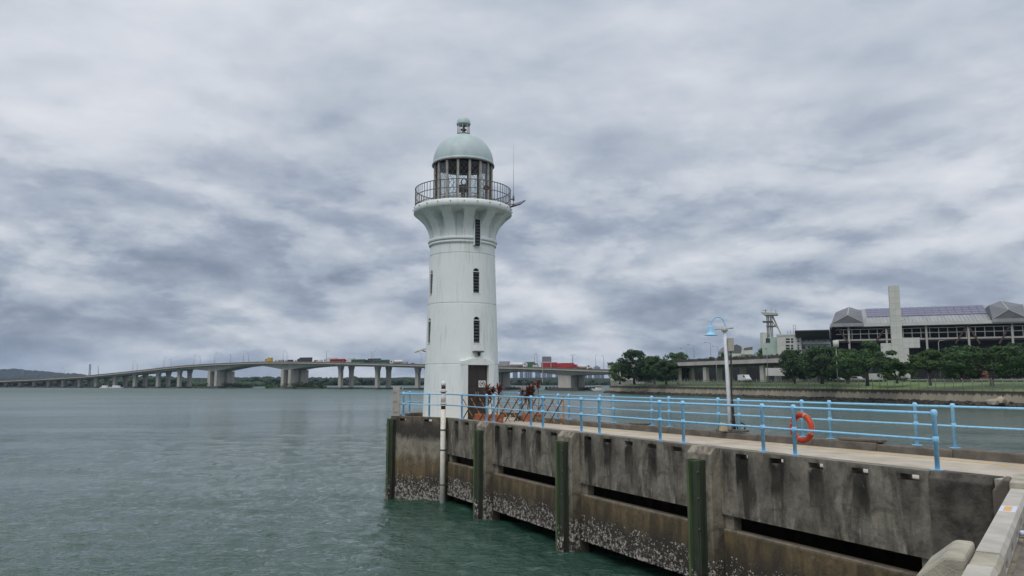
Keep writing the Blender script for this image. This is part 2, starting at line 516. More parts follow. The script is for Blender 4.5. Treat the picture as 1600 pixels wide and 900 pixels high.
    bn = t.n('ShaderNodeBump', ins={'Strength': 0.7, 'Distance': 0.02})
    t.l(t.math('ADD', t.noise(P, 14.0, 8, 0.65), t.math('MULTIPLY', n1, 1.5)), bn.inputs['Height'])
    t.l(bn.outputs[0], b.inputs['Normal'])
    return m

M['wall_upper'] = concrete_wall('wall_upper', 'upper')
M['wall_lower'] = concrete_wall('wall_lower', 'lower')
M['pilaster'] = concrete_wall('pilaster_concrete', 'pilaster')
M['wall_end'] = concrete_wall('wall_end', 'end')


def lighthouse_paint():
    m, t, b, out = mat_new('lighthouse_paint')
    tc = t.n('ShaderNodeTexCoord'); P = tc.outputs['Object']
    n1 = t.noise(P, 0.8, 6, 0.6)
    st = t.noise(P, 3.0, 7, 0.65, 0.2, sc3=(2, 2, 0.18))
    sp = t.noise(P, 14.0, 5, 0.7)
    col = t.mixc(t.ramp(n1, [(0.3, 0.0), (0.7, 1.0)]), (0.78, 0.82, 0.805), (0.71, 0.75, 0.735))
    col = t.mixc(t.math('MULTIPLY', t.ramp(st, [(0.53, 0.0), (0.70, 1.0)]), 0.42), col, (0.40, 0.40, 0.35))
    col = t.mixc(t.math('MULTIPLY', t.ramp(sp, [(0.62, 0.0), (0.74, 1.0)]), 0.20), col, (0.36, 0.36, 0.33))
    t.l(col, b.inputs['Base Color'])
    b.inputs['Roughness'].default_value = 0.6
    bn = t.n('ShaderNodeBump', ins={'Strength': 0.25, 'Distance': 0.02})
    t.l(t.noise(P, 5.0, 7, 0.6), bn.inputs['Height']); t.l(bn.outputs[0], b.inputs['Normal'])
    return m

M['lh'] = lighthouse_paint()
M['dome'] = plain('dome_paint', (0.45, 0.545, 0.555), (0.36, 0.45, 0.46), 0.5, 1.2, sc3=(2, 2, 0.5), contrast=(0.3, 0.7))


def fender_mat():
    m, t, b, out = mat_new('green_fender')
    tc = t.n('ShaderNodeTexCoord'); P = tc.outputs['Object']
    n1 = t.noise(P, 1.6, 7, 0.6, 0.4, sc3=(1.5, 1.5, 0.5))
    st = t.noise(P, 3.5, 5, 0.6, 0.2, sc3=(2, 2, 0.2))
    col = t.mixc(t.ramp(n1, [(0.35, 0.0), (0.62, 1.0)]), (0.046, 0.066, 0.030), (0.027, 0.040, 0.021))
    col = t.mixc(t.math('MULTIPLY', t.ramp(st, [(0.53, 0.0), (0.62, 1.0)]), 0.75), col, (0.016, 0.022, 0.03))
    sxz = t.n('ShaderNodeSeparateXYZ'); t.l(P, sxz.inputs[0])
    sc_ = t.noise(P, 7.0, 6, 0.7, 0.6, sc3=(2.2, 2.2, 0.35), off=(3.0, 1.0, 0.0))
    col = t.mixc(t.math('MULTIPLY', t.ramp(sc_, [(0.58, 0.0), (0.66, 1.0)]), 0.55), col, (0.15, 0.13, 0.09))
    wl = t.math('ADD', t.math('MULTIPLY', sxz.outputs[2], -0.25), t.math('MULTIPLY', n1, 0.25))
    col = t.mixc(t.ramp(wl, [(0.78, 0.0), (0.92, 0.9)]), col, (0.03, 0.03, 0.022))
    t.l(col, b.inputs['Base Color']); b.inputs['Roughness'].default_value = 0.6
    bn = t.n('ShaderNodeBump', ins={'Strength': 0.4, 'Distance': 0.02})
    t.l(t.noise(P, 12.0, 6, 0.6), bn.inputs['Height']); t.l(bn.outputs[0], b.inputs['Normal'])
    return m

M['fender'] = fender_mat()
M['fender_lit_edge'] = plain('green_fender_lit_edge', (0.10, 0.14, 0.06), (0.055, 0.08, 0.04), 0.6, 3, sc3=(2, 2, 0.3))  # brighter green: light on the seaward flange put into its colour
M['shell'] = plain('oyster_shell', (0.46, 0.43, 0.385), (0.035, 0.031, 0.027), 0.75, 9.0, contrast=(0.42, 0.54))


def glass_mat():
    m, t, b, out = mat_new('lantern_glass')
    g = t.n('ShaderNodeBsdfGlossy', ins={'Roughness': 0.03})
    tr = t.n('ShaderNodeBsdfTransparent', ins={'Color': (0.93, 0.95, 0.96, 1)})
    fr = t.n('ShaderNodeFresnel', ins={'IOR': 1.3})
    mx = t.n('ShaderNodeMixShader')
    t.l(fr.outputs[0], mx.inputs[0]); t.l(tr.outputs[0], mx.inputs[1]); t.l(g.outputs[0], mx.inputs[2]); t.l(mx.outputs[0], out.inputs[0])
    return m

M['pane'] = glass_mat()


def chainlink():
    m, t, b, out = mat_new('chain_link')
    b.inputs['Base Color'].default_value = (0.24, 0.24, 0.22, 1)
    tr = t.n('ShaderNodeBsdfTransparent')
    mx = t.n('ShaderNodeMixShader', ins={0: 0.22})
    t.l(tr.outputs[0], mx.inputs[1]); t.l(b.outputs[0], mx.inputs[2]); t.l(mx.outputs[0], out.inputs[0])
    return m

M['mesh'] = chainlink()


def seawall_mat():
    m, t, b, out = mat_new('seawall')
    tc = t.n('ShaderNodeTexCoord'); P = tc.outputs['Object']
    sx = t.n('ShaderNodeSeparateXYZ'); t.l(P, sx.inputs[0])
    st = t.noise(P, 0.9, 6, 0.6, 0.2, sc3=(1, 1, 0.2))
    n1 = t.noise(P, 0.05, 3, 0.5)
    zz = t.math('ADD', t.math('MULTIPLY', sx.outputs[2], -0.4), t.math('MULTIPLY', t.math('SUBTRACT', st, 0.5), 0.9))
    col = t.ramp(zz, [(0.06, (0.06, 0.055, 0.042)), (0.24, (0.10, 0.09, 0.065)), (0.36, (0.42, 0.37, 0.27)), (0.92, (0.48, 0.43, 0.33)), (1.0, (0.2, 0.17, 0.12))])
    col = t.mixc(t.math('MULTIPLY', t.ramp(n1, [(0.42, 0.0), (0.58, 1.0)]), 0.35), col, (0.09, 0.085, 0.065))
    t.l(col, b.inputs['Base Color']); b.inputs['Roughness'].default_value = 0.9
    return m

M['seawall'] = seawall_mat()
M['rock'] = plain('dark_rock', (0.06, 0.052, 0.042), (0.028, 0.025, 0.022), 0.9, 0.6, bump=0.6, bscale=3)


def water_mat():
    m, t, b, out = mat_new('sea_water')
    tc = t.n('ShaderNodeTexCoord'); P = tc.outputs['Object']
    n1 = t.noise(P, 0.03, 4, 0.5)
    col = t.mixc(t.ramp(n1, [(0.35, 0.0), (0.65, 1.0)]), (0.012, 0.050, 0.032), (0.030, 0.072, 0.055))
    t.l(col, b.inputs['Base Color'])
    b.inputs['IOR'].default_value = 1.48
    # sheltered water by the jetty, wind-roughened water out in the strait
    sp = t.n('ShaderNodeSeparateXYZ'); t.l(P, sp.inputs[0])
    dist = t.math('MULTIPLY', t.math('ADD', sp.outputs[1], t.math('MULTIPLY', t.math('SUBTRACT', n1, 0.5), 60.0)), 0.0025, True)
    t.l(t.ramp(dist, [(0.06, 0.03), (0.30, 0.14), (1.0, 0.42)]), b.inputs['Roughness'])
    w1 = t.noise(P, 3.2, 4, 0.55, 0.3, sc3=(0.8, 1.5, 1))
    w2 = t.noise(P, 8.0, 3, 0.6, 0.2, sc3=(0.9, 1.4, 1))
    w0 = t.noise(P, 0.6, 4, 0.55, 0.3, sc3=(0.7, 1.5, 1), off=(5.0, 3.0, 0.0))
    gust = t.ramp(t.noise(P, 0.035, 4, 0.6, 0.4, sc3=(0.5, 1.4, 1), off=(2.0, 7.0, 1.0)), [(0.38, 0.35), (0.62, 1.25)])
    h = t.math('ADD', t.math('MULTIPLY', w1, 1.0), t.math('MULTIPLY', w2, 0.22))
    h = t.math('MULTIPLY', t.math('ADD', h, t.math('MULTIPLY', w0, 1.5)), gust)
    bn = t.n('ShaderNodeBump', ins={'Strength': 1.0, 'Distance': 0.14})
    t.l(h, bn.inputs['Height'])
    # ripple slopes of the capillary waves, finer than the mesh
    tx_ = t.n('ShaderNodeTexNoise', ins={'Scale': 3.1, 'Detail': 4.0, 'Roughness': 0.6})
    t.l(P, tx_.inputs['Vector'])
    sb = t.n('ShaderNodeVectorMath', operation='SUBTRACT'); t.l(tx_.outputs['Color'], sb.inputs[0]); sb.inputs[1].default_value = (0.5, 0.5, 0.5)
    ml = t.n('ShaderNodeVectorMath', operation='MULTIPLY'); t.l(sb.outputs[0], ml.inputs[0]); ml.inputs[1].default_value = (0.45, 0.45, 0.0)
    mg = t.n('ShaderNodeVectorMath', operation='SCALE'); t.l(ml.outputs[0], mg.inputs[0]); t.l(gust, mg.inputs['Scale'])
    ad = t.n('ShaderNodeVectorMath', operation='ADD'); t.l(bn.outputs[0], ad.inputs[0]); t.l(mg.outputs[0], ad.inputs[1])
    nm = t.n('ShaderNodeVectorMath', operation='NORMALIZE'); t.l(ad.outputs[0], nm.inputs[0])
    t.l(nm.outputs[0], b.inputs['Normal'])
    return m

M['water'] = water_mat()


def paint(name, c, rough=0.35):
    if name not in M:
        M[name] = plain(name, c, tuple(x * 0.85 for x in c), rough, 0.6)
    return M[name]

# ------------------------------------------------------------------ water
def build_water():
    rng = np.random.default_rng(5)
    # rings round the quay: dense near, coarse far
    r = np.concatenate([np.array([3.0, 8.0]), 1.0 / np.linspace(1 / 14.0, 1 / 260.0, 420), np.geomspace(270, 3700, 40)])
    a = np.radians(np.concatenate([np.linspace(-180, -52, 18)[:-1], np.linspace(-52, 52, 520), np.linspace(52, 180, 18)[1:]]))
    Rr, A = np.meshgrid(r, a, indexing='ij')
    X = Rr * np.sin(A); Y = Rr * np.cos(A)
    Z = np.zeros_like(X)
    spacing = np.maximum(np.gradient(r)[:, None], Rr * np.radians(0.2))
    for i in range(46):
        lam = 0.5 * (7.0 / 0.5) ** rng.random()
        th = R(250) + rng.normal() * 0.75
        k = 2 * math.pi / lam
        amp = 0.0060 * lam ** 0.35
        fade = np.clip(lam / (2.5 * spacing) - 0.6, 0, 1)
        ph = rng.random() * 6.28
        q = k * (X * math.cos(th) + Y * math.sin(th)) + ph + 0.6 * np.sin(X * 0.11 + i) + 0.6 * np.sin(Y * 0.09 + 2 * i)
        Z += amp * fade * (np.sin(q) + 0.25 * np.cos(2 * q))
    nr, na = X.shape
    co = np.stack([X, Y, Z], -1).reshape(-1, 3)
    i = np.arange(nr - 1)[:, None] * na + np.arange(na - 1)[None, :]
    q = np.stack([i, i + 1, i + na + 1, i + na], -1).reshape(-1, 4)
    me = bpy.data.meshes.new('water')
    me.vertices.add(len(co)); me.vertices.foreach_set('co', co.ravel())
    me.loops.add(q.size); me.loops.foreach_set('vertex_index', q.ravel())
    me.polygons.add(len(q)); me.polygons.foreach_set('loop_start', np.arange(0, q.size, 4)); 
    me.update(calc_edges=True); me.validate()
    me.polygons.foreach_set('use_smooth', [True] * len(me.polygons))
    me.materials.append(M['water'])
    link('water', me, loc=(0, 0, WATER), kind='structure')

build_water()

# ------------------------------------------------------------------ jetty (local X = out to sea along the near face, local Y = outward)
E0 = Vector((7.83, 14.747, 0))
U = Vector((-0.4568, 0.8896, 0)).normalized()
NO = Vector((-U.y, U.x, 0))              # outward (towards the open water)
JROT = math.atan2(U.y, U.x)
LH = Vector((-2.58, 39.6, 0))            # lighthouse axis
HEX = [LH + Vector((3.72 * math.cos(R(a)), 3.72 * math.sin(R(a)), 0)) for a in (-93, -153, 147, 87, 27, -33)]
def JL(p):                                # world -> jetty local
    d = Vector(p) - E0
    return Vector((d.dot(U), d.dot(NO), p[2]))
def JW(s, y, z=0.0):
    return E0 + U * s + NO * y + Vector((0, 0, z))
S_END = JL(HEX[0]).x
HEX[0] = JW(S_END, 0)
FA, FB = Vector((11.12, 19.59, 0)), HEX[5]          # far rail line
FD = (FB - FA).normalized()
FN = Vector((FD.y, -FD.x, 0))                      # away from the deck
DECK = -0.22
KW = 0.36

jetty = empty('jetty', 'long weathered concrete jetty with dark openings and green fenders leading to the lighthouse', 'jetty', E0, JROT)


def holed_panel(x0, x1, z0, z1, holes, y0, y1):
    """slab between y0 (back) and y1 (face) with rectangular through-holes"""
    xs = sorted({x0, x1, *[h[0] for h in holes], *[h[1] for h in holes]})
    zs = sorted({z0, z1, *[h[2] for h in holes], *[h[3] for h in holes]})
    def full(i, j):
        if i < 0 or j < 0 or i >= len(xs) - 1 or j >= len(zs) - 1:
            return False
        cx, cz = (xs[i] + xs[i + 1]) / 2, (zs[j] + zs[j + 1]) / 2
        return not any(h[0] < cx < h[1] and h[2] < cz < h[3] for h in holes)
    b = MB()
    for i in range(len(xs) - 1):
        for j in range(len(zs) - 1):
            if not full(i, j):
                continue
            a0, a1, c0, c1 = xs[i], xs[i + 1], zs[j], zs[j + 1]
            b.add([(a0, y1, c0), (a1, y1, c0), (a1, y1, c1), (a0, y1, c1)], [(3, 2, 1, 0)])
            b.add([(a0, y0, c0), (a1, y0, c0), (a1, y0, c1), (a0, y0, c1)], [(0, 1, 2, 3)])
            if not full(i - 1, j): b.add([(a0, y0, c0), (a0, y1, c0), (a0, y1, c1), (a0, y0, c1)], [(3, 2, 1, 0)])
            if not full(i + 1, j): b.add([(a1, y0, c0), (a1, y1, c0), (a1, y1, c1), (a1, y0, c1)], [(0, 1, 2, 3)])
            if not full(i, j - 1): b.add([(a0, y0, c0), (a1, y0, c0), (a1, y1, c0), (a0, y1, c0)], [(3, 2, 1, 0)])
            if not full(i, j + 1): b.add([(a0, y0, c1), (a1, y0, c1), (a1, y1, c1), (a0, y1, c1)], [(0, 1, 2, 3)])
    return b


SHELLS = {}
def shells(region, n, rng, key, zlo, zhi, size=(0.014, 0.038)):
    """oyster and barnacle shells on an upright strip; region(t, z) -> (point, outward normal)"""
    b = SHELLS.setdefault(key, MB())
    for _ in range(n):
        z = zlo + (zhi - zlo) * rng.random() ** 1.6
        p, nn = region(rng.random(), z)
        p = Vector(p); nn = Vector(nn)
        if (z - zlo) / (zhi - zlo) > 0.66 + 0.75 * mnoise.noise(p * 1.7) and rng.random() < 0.8:
            continue
        tx = nn.cross(Vector((0, 0, 1))).normalized()
        r = rng.uniform(*size)
        a0 = rng.uniform(0, 6.28)
        ring = []
        el = rng.uniform(0.5, 0.9)
        for k in range(5):
            a = a0 + k * 1.2566
            ring.append(p + tx * (r * el * math.cos(a)) + Vector((0, 0, 1)) * (r * math.sin(a)) - nn * 0.006)
        tip = p + nn * r * rng.uniform(0.35, 0.9) + tx * rng.uniform(-.4, .4) * r + Vector((0, 0, rng.uniform(-.5, .3) * r))
        b.add(ring + [tip], [(0, 1, 5), (1, 2, 5), (2, 3, 5), (3, 4, 5), (4, 0, 5)])


rng = random.Random(11)
PIL = [(5.65, 6.55), (12.30, 13.20), (18.88, 19.78)]
BAYS = [(0.0, 5.65, 0.40, 5), (6.55, 12.30, 7.30, 5), (13.20, 18.88, 13.95, 5), (19.78, S_END, 21.45, 2)]
for (s0, s1, f0, nslot) in BAYS:
    holes = [(f0 + k * 1.12 - f0 - 0.2, f0 + k * 1.12 - f0 + 0.2, DECK, -0.095) for k in range(nslot)]
    g = 0.012
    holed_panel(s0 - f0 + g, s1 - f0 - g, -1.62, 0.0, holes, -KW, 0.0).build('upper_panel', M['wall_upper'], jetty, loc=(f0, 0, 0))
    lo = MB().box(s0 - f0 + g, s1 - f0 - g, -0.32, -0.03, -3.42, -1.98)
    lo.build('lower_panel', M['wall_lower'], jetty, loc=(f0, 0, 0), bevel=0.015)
    shells(lambda t, z, a=s0 + .05, b=s1 - .05: ((a + (b - a) * t, -0.03, z), (0, 1, 0)), 4200, rng, 'jetty', -3.42, -2.62)
    for k in range(1, 3):   # short stub blocks inside the opening carry the upper panel
        pass
    MB().box(s0 - f0 + g, s0 - f0 + 0.32, -0.34, -0.10, -1.985, -1.615).build('bearing_block', M['pilaster'], jetty, loc=(f0, 0, 0))
    MB().box(s1 - f0 - 0.32, s1 - f0 - g, -0.34, -0.10, -1.985, -1.615).build('bearing_block', M['pilaster'], jetty, loc=(f0, 0, 0))


def pilaster_mesh(w, out, ztop, zbot, back=0.36, ch=0.16):
    prof = [(-back, zbot), (out, zbot), (out, ztop - ch), (out - ch * 0.9, ztop), (-back, ztop)]
    return MB().extr(prof, lambda p, x: (x, p[0], p[1]), 0.0, w)


def fender_on(parent, s, w, y0, ztop, rz=None, loc=None):
    """green channel fender: web plate with two flanges and bolts"""
    zb = WATER - 0.8
    b = MB()
    b.box(0, w, 0, 0.05, zb, ztop)
    b.box(0.02, 0.08, 0.05, 0.20, zb, ztop)
    b.hexa([(0.10, 0.06, zb), (w - 0.05, 0.06, zb), (w - 0.05, 0.15, zb), (0.10, 0.19, zb), (0.10, 0.06, ztop), (w - 0.05, 0.06, ztop - .03), (w - 0.05, 0.15, ztop - 0.06), (0.10, 0.19, ztop - 0.02)])
    f = b.build('fender', M['fender'], parent, loc=loc or (s, y0, 0), rotz=rz, bevel=0.012)
    MB().box(w - 0.08, w, 0.045, 0.24, zb, ztop + 0.01).build('fender_lit_edge', M['fender_lit_edge'], f, bevel=0.012)
    for zz in (ztop - 0.3, ztop - 0.95, ztop - 1.7):
        MB().lathe([(0.0, 0), (0.035, 0), (0.03, 0.03), (0, 0.035)], 8).build('bolt', M['rust'], f, loc=(0.05, 0.20, zz)).rotation_euler = (-math.pi / 2, 0, 0)
    return f


for (s0, s1) in PIL:
    p = pilaster_mesh(s1 - s0, 0.30, 0.012, WATER - 0.8).build('pilaster', M['pilaster'], jetty, loc=(s0, 0, 0), bevel=0.02)
    fender_on(jetty, s0 + 0.20, 0.46, 0.30, -0.30)
    shells(lambda t, z, a=s0, b=s1: ((a + (b - a) * t, 0.30, z), (0, 1, 0)), 1700, rng, 'jetty', WATER - 0.1, -2.75)
    shells(lambda t, z, a=s0: ((a, 0.30 * t, z), (-1, 0, 0)), 900, rng, 'jetty', WATER - 0.1, -2.75)
    shells(lambda t, z, a=s0: ((a + .2 + .46 * t, 0.52, z), (0, 1, 0)), 420, rng, 'jetty', WATER - 0.1, -3.0)

# abutment pilaster where the quay joins
pilaster_mesh(1.18, 0.05, 0.012, WATER - 0.8, ch=0.13).build('abutment', M['abut'], jetty, loc=(-1.19, 0, 0), bevel=0.02)
MB().box(-14, -1.2, -KW, -0.02, -4.6, -0.002).build('kerb', M['kerb'], jetty, bevel=0.02)

# deck slab, in cast bays with open joints
sF = lambda s: JL(FA + FD * ((s - JL(FA).x) / (FD.dot(U)))).y      # local y of the far rail line at s
edges = [-14, -9, -4.6, -0.02, 4.4, 8.8, 13.2, 17.6, S_END - 0.02]
for a, b in zip(edges[:-1], edges[1:]):
    g = 0.008
    ya, yb = sF(a) + 0.15, sF(b) + 0.15
    MB().hexa([(a + g, ya, DECK - 0.28), (b - g, yb, DECK - 0.28), (b - g, -KW - .004, DECK - 0.28), (a + g, -KW - .004, DECK - 0.28),
               (a + g, ya, DECK), (b - g, yb, DECK), (b - g, -KW - .004, DECK), (a + g, -KW - .004, DECK)]).build('deck_slab', M['deck'], jetty, fix=True)
# far kerb in lengths
fl = JL(FA)
flen = (FB - FA).length
kr = math.atan2(FD.y, FD.x) - JROT
n = 10
for k in range(-4, n):
    a, b = flen * k / n, flen * (k + 1) / n
    p = JL(FA + FD * a)
    MB().box(0.006, b - a - 0.006, -0.24, 0.16, -0.75, rng.uniform(-0.03, 0.01)).build('far_kerb', M['kerb_dark'], jetty, loc=(p.x, p.y, 0), rotz=kr, bevel=0.03)
pf = JL(FA - FD * flen * 0.4)
MB().box(0, flen * 1.4 - .02, -0.22, 0.1, WATER - 0.8, -0.76).build('closed_far_wall', M['pilaster'], jetty, loc=(pf.x, pf.y, 0), rotz=kr)  # unseen far face built without openings, keeps the void under the deck dark
# closing wall under the deck at the head
a, b = JL(HEX[0]), JL(HEX[5])
MB().hexa([(a.x, a.y - .4, -4.6), (b.x, b.y + .2, -4.6), (b.x + .3, b.y + .2, -4.6), (a.x + .3, a.y - .4, -4.6),
           (a.x, a.y - .4, -.52), (b.x, b.y + .2, -.52), (b.x + .3, b.y + .2, -.52), (a.x + .3, a.y - .4, -.52)]).build('cross_wall', M['pilaster'], jetty)
# loose slabs lying on the far kerb
for px, ln in ((1345, 1.3), (965, 1.0), (1110, 1.2)):
    s = JL(onz(px, 690 if px > 1300 else (665 if px < 1000 else 676), 0)).x
    p = JL(FA + FD * ((s - fl.x) / FD.dot(U)))
    MB().box(-ln / 2, ln / 2, -0.18, 0.12, 0.0, 0.075).build('kerb_slab', M['kerb_dark'], jetty, loc=(p.x, p.y, 0.012), rotz=kr + 0.04, bevel=0.02)
# yellow line
yl = [(0.96 - 14, -5.25), (0.96, -4.57), (8.18, -4.23), (14.06, -3.76), (18.5, -3.45)]
yb_ = MB()
for (xa, ya), (xb, yb) in zip(yl[:-1], yl[1:]):
    yb_.add([(xa, ya, DECK + .004), (xb, yb, DECK + .004), (xb, yb + .18, DECK + .004), (xa, ya + .18, DECK + .004)], [(0, 1, 2, 3)])
yb_.build('painted_line', M['yellow'], jetty, label='faded yellow painted line')

# hexagonal head
HL = [JL(p) for p in HEX]
c0 = JL(LH)
inner = [c0 + (p - c0) * ((3.72 - KW - 0.06) / 3.72) for p in HL]
MB().prism([(p.x, p.y) for p in inner][::-1], DECK - 0.3, DECK + 0.004).build('head_deck', M['deck'], jetty, fix=True)
for i in range(0, 5):
    a, b = HL[i], HL[i + 1]
    d = (b - a); L = d.length; d /= L
    rz = math.atan2(d.y, d.x)            # local +y points outward
    holes = [(0.95, 1.45, DECK, -0.10), (2.62, 3.02, DECK, -0.10)]
    bl = holed_panel(0.02, L - 0.02, -4.8, 0.0, holes, -KW, 0.0)
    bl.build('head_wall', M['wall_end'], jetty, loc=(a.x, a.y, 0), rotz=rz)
    if i < 2:
        nn = Vector((d.y, -d.x, 0))
        if nn.dot((a + b) / 2 - c0) < 0: nn = -nn
        shells(lambda t, z, a=a, b=b, nn=nn: ((a + (b - a) * (0.02 + .96 * t)) + Vector((0, 0, z)), nn), 11000 if i == 0 else 1800, rng, 'jetty', WATER - 0.1, -2.72)
# corner fenders at the seaward corner
cA = HL[1]
dd = (HL[0] - HL[1]).normalized()
out = Vector((dd.y, -dd.x, 0))
if out.dot(HL[1] - c0) < 0: out = -out
def corner_fender(dv, ov):
    xd = Vector((ov.y, -ov.x, 0))
    fender_on(jetty, 0, 0.34, 0, -0.14, rz=math.atan2(xd.y, xd.x), loc=(cA + ov * 0.01) if xd.dot(dv) > 0 else (cA + dv * 0.34 + ov * 0.01))
corner_fender(dd, out)
d2 = (HL[2] - HL[1]).normalized(); o2 = Vector((d2.y, -d2.x, 0))
if o2.dot(HL[1] - c0) < 0: o2 = -o2
corner_fender(d2, o2)
shells(lambda t, z: (cA + dd * 0.34 * t + out * 0.35 + Vector((0, 0, z)), out), 150, rng, 'jetty', WATER - .1, -2.8)
sh = SHELLS['jetty'].build('shells', M['shell'], jetty, kind='stuff', label='crust of pale oyster shells above the waterline')

# ------------------------------------------------------------------ railings
def rail_run(root, pts, posts, mat, height=1.10, lean=0.0):
    """pts: polyline (world, base height), posts: list of base points"""
    for zz, r in ((height - 0.03, 0.030), (height * 0.52, 0.026)):
        MB().tube([Vector(p) + Vector((0, 0, zz)) for p in pts], r, 10).build('rail', mat, root)
    for p in posts:
        p = Vector(p)
        b = MB().lathe([(0.0, 0), (0.044, 0), (0.044, height - 0.09), (0.058, height - 0.07), (0.060, height - 0.0), (0.045, height + 0.035), (0, height + 0.045)], 12)
        b.lathe([(0.044, height * 0.52 - 0.06), (0.057, height * 0.52 - 0.05), (0.057, height * 0.52 + 0.05), (0.044, height * 0.52 + 0.06)], 12)
        po = b.build('post', mat, root, loc=p)
        MB().box(-0.10, 0.10, -0.075, 0.075, 0, 0.018).build('base_plate', mat, po, rotz=JROT)
    return root

near = empty('railing', 'nearer sky-blue tube railing along the open-water edge of the jetty', 'railing')
PS = [0.0, 3.45, 4.42, 7.36, 8.38, 11.50, 12.58, 15.2, 16.1, 19.3, 20.0, 22.6]
rail_run(near, [JW(0, -.27), LH + (HEX[0] - LH) * 0.925], [JW(s, -.27, .001) for s in PS], M['blue'])
far = empty('railing', 'farther sky-blue tube railing along the channel side of the jetty', 'railing')
fposts = []
for px in (1600 + 95, 1600 + 40, 1490, 1431, 1297, 1254, 1155, 1123, 1046, 1019, 959, 938, 889, 872):
    A2 = (FA.x, FA.y); u2 = (FD.x, FD.y)
    tt, _ = on_plane(px, 660, A2, u2)
    fposts.append(FA + FD * tt + Vector((0, 0, .012)))
rail_run(far, [FA - FD * 9, FA + FD * flen], fposts, M['blue'], 1.07)
head = empty('railing', 'sky-blue tube railing round the hexagonal head behind the lighthouse', 'railing')
hp = [LH + (p - LH) * 0.925 for p in HEX]
ring_pts = [hp[i] for i in (0, 1, 2, 3, 4, 5)]
hposts = []
for i in range(5):
    a, b = hp[i], hp[i + 1]
    for f in ((0.36, 0.86) if i == 0 else (0.0, 0.5)):
        hposts.append(a + (b - a) * f + Vector((0, 0, .001)))
rail_run(head, ring_pts, hposts, M['blue'])

# ------------------------------------------------------------------ quay on which the photographer stands
Q0 = Vector((4.57, 7.88, 0)); QD = Vector((0.586, 0.811, 0)).normalized(); QO = Vector((-QD.y, QD.x, 0))
QROT = math.atan2(QD.y, QD.x)
quay = empty('quay', 'pale concrete quay kerb at the lower right corner beside the jetty', 'quay', Q0, QROT)
TE = 5.6
def kerb_prof(x0, x1, z1, mat, name, w=0.22, holes=()):
    # along local x; local y+ = towards the water
    b = holed_panel(x0, x1, DECK - 0.02, z1 - .05, holes, -w - 0.035, 0)
    b.add([(x0, -w - .035, z1 - .05), (x1, -w - .035, z1 - .05), (x1, 0, z1 - .05), (x0, 0, z1 - .05), (x0, -w, z1), (x1, -w, z1), (x1, -.02, z1), (x0, -.02, z1)],
          [(4, 5, 6, 7), (0, 1, 5, 4), (2, 3, 7, 6), (3, 0, 4, 7), (1, 2, 6, 5)])
    return b.build(name, mat, quay)
hs = [(0.22 + k * 0.95, 0.22 + k * 0.95 + 0.30, DECK, -0.11) for k in range(5)]
kerb_prof(0.08, TE, 0.0, M['kerb_new'], 'kerb', holes=hs)
kerb_prof(-0.62, 0.075, -0.012, M['kerb'], 'kerb_joint', w=0.225)
kerb_prof(-8, -0.625, 0.0, M['kerb_new'], 'kerb', holes=[(-.9 - k * .95, -.6 - k * .95, DECK, -.11) for k in range(6)])
MB().box(-8, 6.0, -0.5, -0.02, -4.8, DECK - 0.03).build('quay_wall', M['pilaster'], quay)
prof = [(0.005, -4.6), (0.42, -4.6), (0.42, -0.16), (0.17, 0.055), (0.005, 0.055)]
MB().extr(prof, lambda p, x: (x, p[0], p[1]), -0.66, 0.29).build('pilaster', M['kerb'], quay, bevel=0.03)
prof = [(0.005, -4.6), (0.26, -4.6), (0.26, -0.10), (0.10, 0.09), (0.005, 0.09)]
MB().extr(prof, lambda p, x: (x, p[0], p[1]), 5.95, 6.55).build('pilaster', M['kerb_dark'], quay, bevel=0.03)
MB().box(5.62, 7.0, -0.55, -0.004, DECK - .02, 0.10).build('end_cap', M['kerb'], quay, bevel=0.02)
MB().prism([(-8, -0.31), (-8, -14), (9, -14), (9, -2.5), (5.2, -0.31)][::-1], DECK - 0.5, DECK - 0.008).build('quay_deck', M['kerb_dark'], quay, fix=True)
st = MB().box(2.98, 3.52, -0.212, -0.022, 0.0, 0.0035).build('sticker', M['sticker_blue'], quay, label='pale blue sticker with an orange square')
MB().box(3.04, 3.46, -0.16, -0.07, 0.0035, 0.0055).build('print', M['sticker_orange'], st)
bt = empty('plastic_bottle', 'crushed clear plastic bottle lying on the quay floor behind the kerb', 'bottle', onz(1593, 833, DECK + 0.03), QROT - 0.9)
prof = [(0, 0), (0.030, 0.002), (0.034, 0.03), (0.028, 0.06), (0.035, 0.09), (0.030, 0.125), (0.034, 0.15), (0.014, 0.195), (0.013, 0.205)]
MB().lathe(prof, 12).build('body', M['clear'], bt).rotation_euler = (0, math.pi / 2, 0)
MB().lathe([(0.0, 0.204), (0.016, 0.204), (0.016, 0.222), (0, 0.222)], 10).build('cap', M['sign_white'], bt).rotation_euler = (0, math.pi / 2, 0)

# ------------------------------------------------------------------ lighthouse
AX = R(-62.5)                              # the door looks straight down the jetty
lh = empty('lighthouse', 'white round lighthouse with pale green dome, gallery and brown double door', 'lighthouse', (LH.x, LH.y, DECK), AX)
ZB = -DECK                                 # local z = world z - DECK
def lz(z): return z + ZB
R0, R1 = 1.96, 1.675                       # radius at base and below the ring
ZR = lz(8.62)
def rs(z): return R0 + (R1 - R0) * z / ZR

def boolean(me_obj, cutters):
    for cobj in cutters:
        md = me_obj.modifiers.new('cut', 'BOOLEAN'); md.object = cobj; md.operation = 'DIFFERENCE'; md.solver = 'EXACT'
    dg = bpy.context.evaluated_depsgraph_get(); dg.update()
    nm = bpy.data.meshes.new_from_object(me_obj.evaluated_get(dg))
    me_obj.modifiers.clear()
    me_obj.data = nm
    for cobj in cutters:
        bpy.data.objects.remove(cobj)

